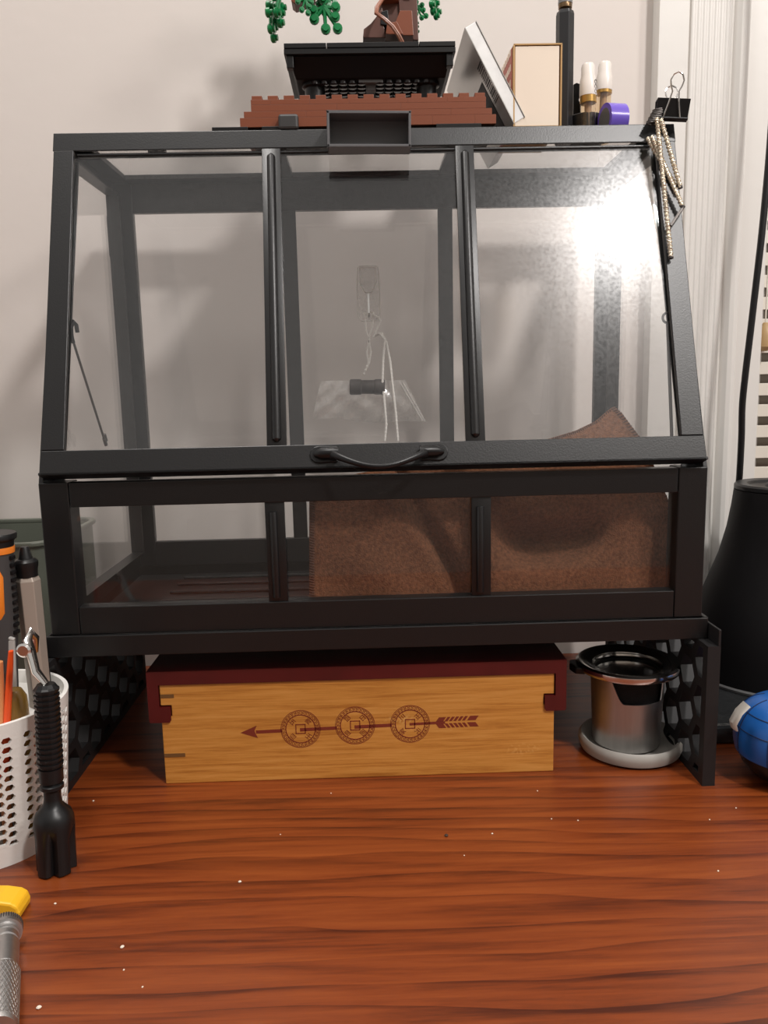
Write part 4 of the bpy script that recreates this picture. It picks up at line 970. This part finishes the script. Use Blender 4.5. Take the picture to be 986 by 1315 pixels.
Md = align(sA-sBf)
gp = MB()
for k in range(11):
    t = ts(715+k*9.5); c_ = sBf+(sA-sBf)*t
    gp.box(.0085, .0118, -.0035, .0015, -.0012, .0012, Matrix.Translation(c_) @ Md.to_4x4())
part('grip_ridges', gp, M_MATTE, sd, bev=0.0005)
pn = MB(); 
for (va, vb, ra) in ((728, 792, .0040),):
    a_, b_ = sBf+(sA-sBf)*ts(va), sBf+(sA-sBf)*ts(vb)
    pn.tube([a_+Vector((.0030, -.0085, 0)), a_.lerp(b_, .15)+Vector((.0038, -.0082, 0)), a_.lerp(b_, .85)+Vector((.0036, -.0080, 0)), b_+Vector((.0028, -.0074, 0))], [.0028, .0040, .0038, .0025], 12)
part('orange_inlay', pn, M_ORANGE, sd, smooth=True)
# smaller sticks in the basket
yr = -.070
a_, b_ = at_y(14, 836, yr), at_y(9, 930, yr); b_ += (b_-a_)*.75; b_.z = max(b_.z, .0045)
tag(part('plastic_stick', MB().tube([b_, a_.lerp(b_, .1), a_], [.0042, .0026, .0021], 10, flat=.6), M_REDOR, at=b_, smooth=True), 'bright red-orange plastic stick in the white basket', 'stick')
a_, b_ = at_y(-3, 850, yr), at_y(-1, 930, yr); b_ += (b_-a_)*.7; b_.z = .0045
tag(part('plastic_stick', MB().tube([b_, a_], .0030, 10), mat('tan_orange_plastic', (0.62, 0.26, 0.10), 0.4), at=b_, smooth=True), 'dull tan-orange stick at the edge of white basket', 'stick')
yr = -.055
a_, b_ = at_y(9, 822, yr), at_y(10, 930, yr); b_ += (b_-a_)*.5; b_.z = .0045
Ms = align(a_-b_)
tag(part('folded_clip', MB().box(-.0045, .0045, -.0012, .0012, 0, (a_-b_).length, Matrix.Translation(b_) @ Ms.to_4x4()).tube([a_+Vector((-.0045, 0, 0)), a_+Vector((0, 0, .002)), a_+Vector((.0045, 0, 0))], .0014, 8), M_GREYP, at=b_, bev=0.0004), 'pale grey flat plastic clip behind the red-orange stick', 'clip')
yr = -.062
a_, b_ = at_y(25, 885, yr), at_y(25, 960, yr); b_.z = .0045
tag(part('amber_bottle', MB().lathe([(.0075, 0), (.0075, (a_.z-b_.z)*.8), (.0070, (a_.z-b_.z)*.95), (.0045, a_.z-b_.z), (0, a_.z-b_.z)], b_, 20), M_AMBER, at=b_, smooth=True), 'small amber bottle low inside the white basket', 'bottle')
# black ribbed tool standing against the basket
ye_ = -.0900
fb_ = at_z(73, 1116, 0.0); ft = at_y(59, 880, -.083)
tl = thing('ribbed_hand_tool', fb_, 'black ribbed hand tool with fluted knob leaning against white basket', 'tool')
dv = ft-fb_; Lt = dv.length; Mt3 = align(dv, (1, 0, 0))
def tv(v): return max(0.0, (1118-v)/(1118-880))
kn = MB(); NK = 40; prof_k = [(.75, 0.0), (1.0, .004), (1.0, tv(1075)), (1.03, tv(1060)), (1.0, tv(1050)), (.88, tv(1042)), (.64, tv(1036)), (.48, tv(1031)), (.43, tv(1024)), (.43, tv(1012))]
vs = []
for r, t in prof_k:
    for k in range(NK):
        a = 2*math.pi*k/NK; fl = 1.0-(.36*max(0, math.cos(5*a+.6))**2 if t < tv(1070) else 0)
        vs.append(fb_+Mt3 @ Vector((.0112*r*fl*math.cos(a), .0112*r*fl*math.sin(a), t*Lt)))
fs = [(i*NK+k, i*NK+(k+1) % NK, (i+1)*NK+(k+1) % NK, (i+1)*NK+k) for i in range(len(prof_k)-1) for k in range(NK)]+[tuple(range(NK-1, -1, -1))]
kn.add(vs, fs); part('fluted_knob', kn, M_SATIN, tl, smooth=True)
part('neck', MB().lathe([(.0052, tv(1014)*Lt), (.0066, tv(1011)*Lt), (.0066, tv(1007)*Lt), (.0054, tv(1005)*Lt), (.0066, tv(1002)*Lt), (.0068, tv(985)*Lt)], fb_, 28, Mt3), M_SATIN, tl, smooth=True)
hpz = []; nrib = 15
for k in range(nrib):
    t0 = tv(984-k*6.7); t1 = tv(984-(k+1)*6.7)
    hpz += [(.0061, t0*Lt), (.0061, (t0+.35*(t1-t0))*Lt), (.0072, (t0+.45*(t1-t0))*Lt), (.0072, (t0+.9*(t1-t0))*Lt)]
part('ribbed_grip', MB().lathe(hpz+[(.0062, tv(882)*Lt), (.0050, tv(878)*Lt), (0, tv(878)*Lt)], fb_, 12, Mt3), M_SATIN, tl)
# steel hook of the tool, over the basket rim
h_a = ft+dv.normalized()*.001
hp_ = [h_a, at_y(46, 862, -.083), at_y(40, 838, -.082), at_y(36, 822, -.080), at_y(40, 814, -.078), at_y(45, 820, -.076), at_y(45, 838, -.075)]
part('steel_hook', MB().tube(hp_, [.0032, .0042, .0045, .0044, .0038, .0030, .0022], 12, flat=.45), M_CHROME, tl, smooth=True)
part('rivet', MB().lathe([(.0042, 0), (.0042, .002), (.0030, .003), (0, .003)], at_y(32, 834, -.0835), 18, align((0, -1, 0))), M_CHROME, tl, smooth=True)
# grey-green bin further back
g0 = at_y(20, 697, .115); zg = g0.z; xr_ = at_y(66, 760, .115).x
gb = thing('storage_bin', ((xr_-.11), .17, 0), 'dark grey-green plastic storage bin behind the tool basket', 'bin')
def rrect(x0, x1, y0, y1, r, n_=5):
    out = []
    for cx_, cy_, a_s in ((x1-r, y1-r, 0), (x0+r, y1-r, 90), (x0+r, y0+r, 180), (x1-r, y0+r, 270)):
        out += [(cx_+r*math.cos(math.radians(a_s+90*i/n_)), cy_+r*math.sin(math.radians(a_s+90*i/n_))) for i in range(n_+1)]
    return out
o1, i1 = rrect(xr_-.20, xr_, .115, .240, .02), rrect(xr_-.198, xr_-.002, .117, .238, .018)
part('wall', MB().ring(o1, i1, .002, zg-.004, 'z'), M_BIN, gb, smooth=True)
part('bottom', MB().prism(o1, 0, .002, 'z'), M_BIN, gb)
part('rim', MB().ring(rrect(xr_-.203, xr_+.003, .112, .243, .022), i1, zg-.004, zg, 'z'), M_BIN, gb, bev=0.001)

# steel knurled tool and yellow cap at the front left
m0, m1 = at_z(7, 1190, .0082), at_z(-8, 1420, .0082)
m0.z = m1.z = .0086
dm = (m1-m0); Lm = dm.length; Mm = align(dm)
kt = thing('knurled_tool', m0.lerp(m1, .5)-Vector((0, 0, .0086)), 'round steel tool with knurled grip lying on desk', 'tool')
def ml(prof, n_=32): return MB().lathe(prof, m0, n_, Mm)
part('cap_ring', ml([(0, 0), (.0074, 0), (.0080, .0008), (.0082, .0030), (.0082, .0065), (.0072, .0068)], 40), M_STEEL, kt, smooth=True)
rg = MB()
for k in range(44):
    a = 2*math.pi*k/44; rg.tube([m0+Mm @ Vector((.0081*math.cos(a), .0081*math.sin(a), .0008)), m0+Mm @ Vector((.0081*math.cos(a), .0081*math.sin(a), .0042))], .00035, 4)
part('cap_ridges', rg, M_WIRE, kt)
part('barrel', ml([(.0068, .006), (.0068, .0095), (.0060, .0098), (.0060, .0110), (.0068, .0113), (.0068, .0150), (.0062, .0153), (.0062, .0165), (.0071, .0170), (.0071, .0360), (.0066, .0364), (0, .0364)]), M_STEEL, kt, smooth=True)
part('grip', ml([(.0066, .0362), (.0078, .0372), (.0078, .072), (.0070, .074), (0, .074)]), M_STEEL, kt, smooth=True)
kg = MB()
for k in range(26):
    for s in (-1, 1):
        pts = [m0+Mm @ Vector((.0078*math.cos(2*math.pi*k/26+s*z*55), .0078*math.sin(2*math.pi*k/26+s*z*55), z)) for z in [.0380+.034*i/20 for i in range(21)]]
        kg.tube(pts, .00022, 4)
part('knurling', kg, M_STEEL, kt)
y0_ = at_z(6, 1184, 0)
yl = [(-.012, 0), (.0072, 0), (.0078, .004), (.0066, .0078), (.0035, .0098), (-.004, .0112), (-.012, .0115)]
tag(part('yellow_cap', MB().prism([(y0_.x+a, b) for a, b in yl], y0_.y+.0005, y0_.y+.016, 'y'), M_YELLOW, at=(y0_.x, y0_.y+.006, 0), bev=0.0012), 'rounded yellow plastic cap behind the knurled steel tool', 'cap')

# crumbs on the desk
cr = None
for u, v, s in ((157, 1217, 1.2), (71, 1161, .8), (308, 1133, 1.0), (50, 1295, 1.3), (159, 1246, .6), (183, 1268, .6), (120, 1029, .8), (425, 1019, .5), (708, 1052, .6), (632, 1071, .7), (742, 1054, .6), (922, 1119, .7), (360, 1072, .5), (596, 1099, .5), (945, 1038, .6), (911, 1053, .6), (690, 1016, .6)):
    p = at_z(u, v, 0)
    if cr is None:
        mb = MB().lathe([(0, 0), (.0007, .0001), (.0010, .0006), (.0006, .0011), (0, .0013)], (0, 0, 0), 7); cr = part('crumb', mb, M_CRUMB); o = cr
    else:
        o = bpy.data.objects.new('crumb', cr.data); C.objects.link(o)
    o.location = (p.x, p.y, 0); o.scale = (s, s*.8, s*.8); o.rotation_euler.z = random.uniform(0, 3)
    tag(o, 'tiny pale crumb lying on the wooden desk', 'crumb', 'crumbs scattered on the desk')

p = at_z(573, 1074, 0)
tag(part('wood_chip', MB().lathe([(0, 0), (.0009, .0002), (.0013, .0008), (.0007, .0014), (0, .0015)], (p.x, p.y, 0), 6, Matrix.Rotation(.4, 3, 'Z')), mat('dark_chip', (0.045, 0.022, 0.014), 0.7), at=(p.x, p.y, 0)), 'small dark brown chip lying on the desk before bamboo box', 'crumb')
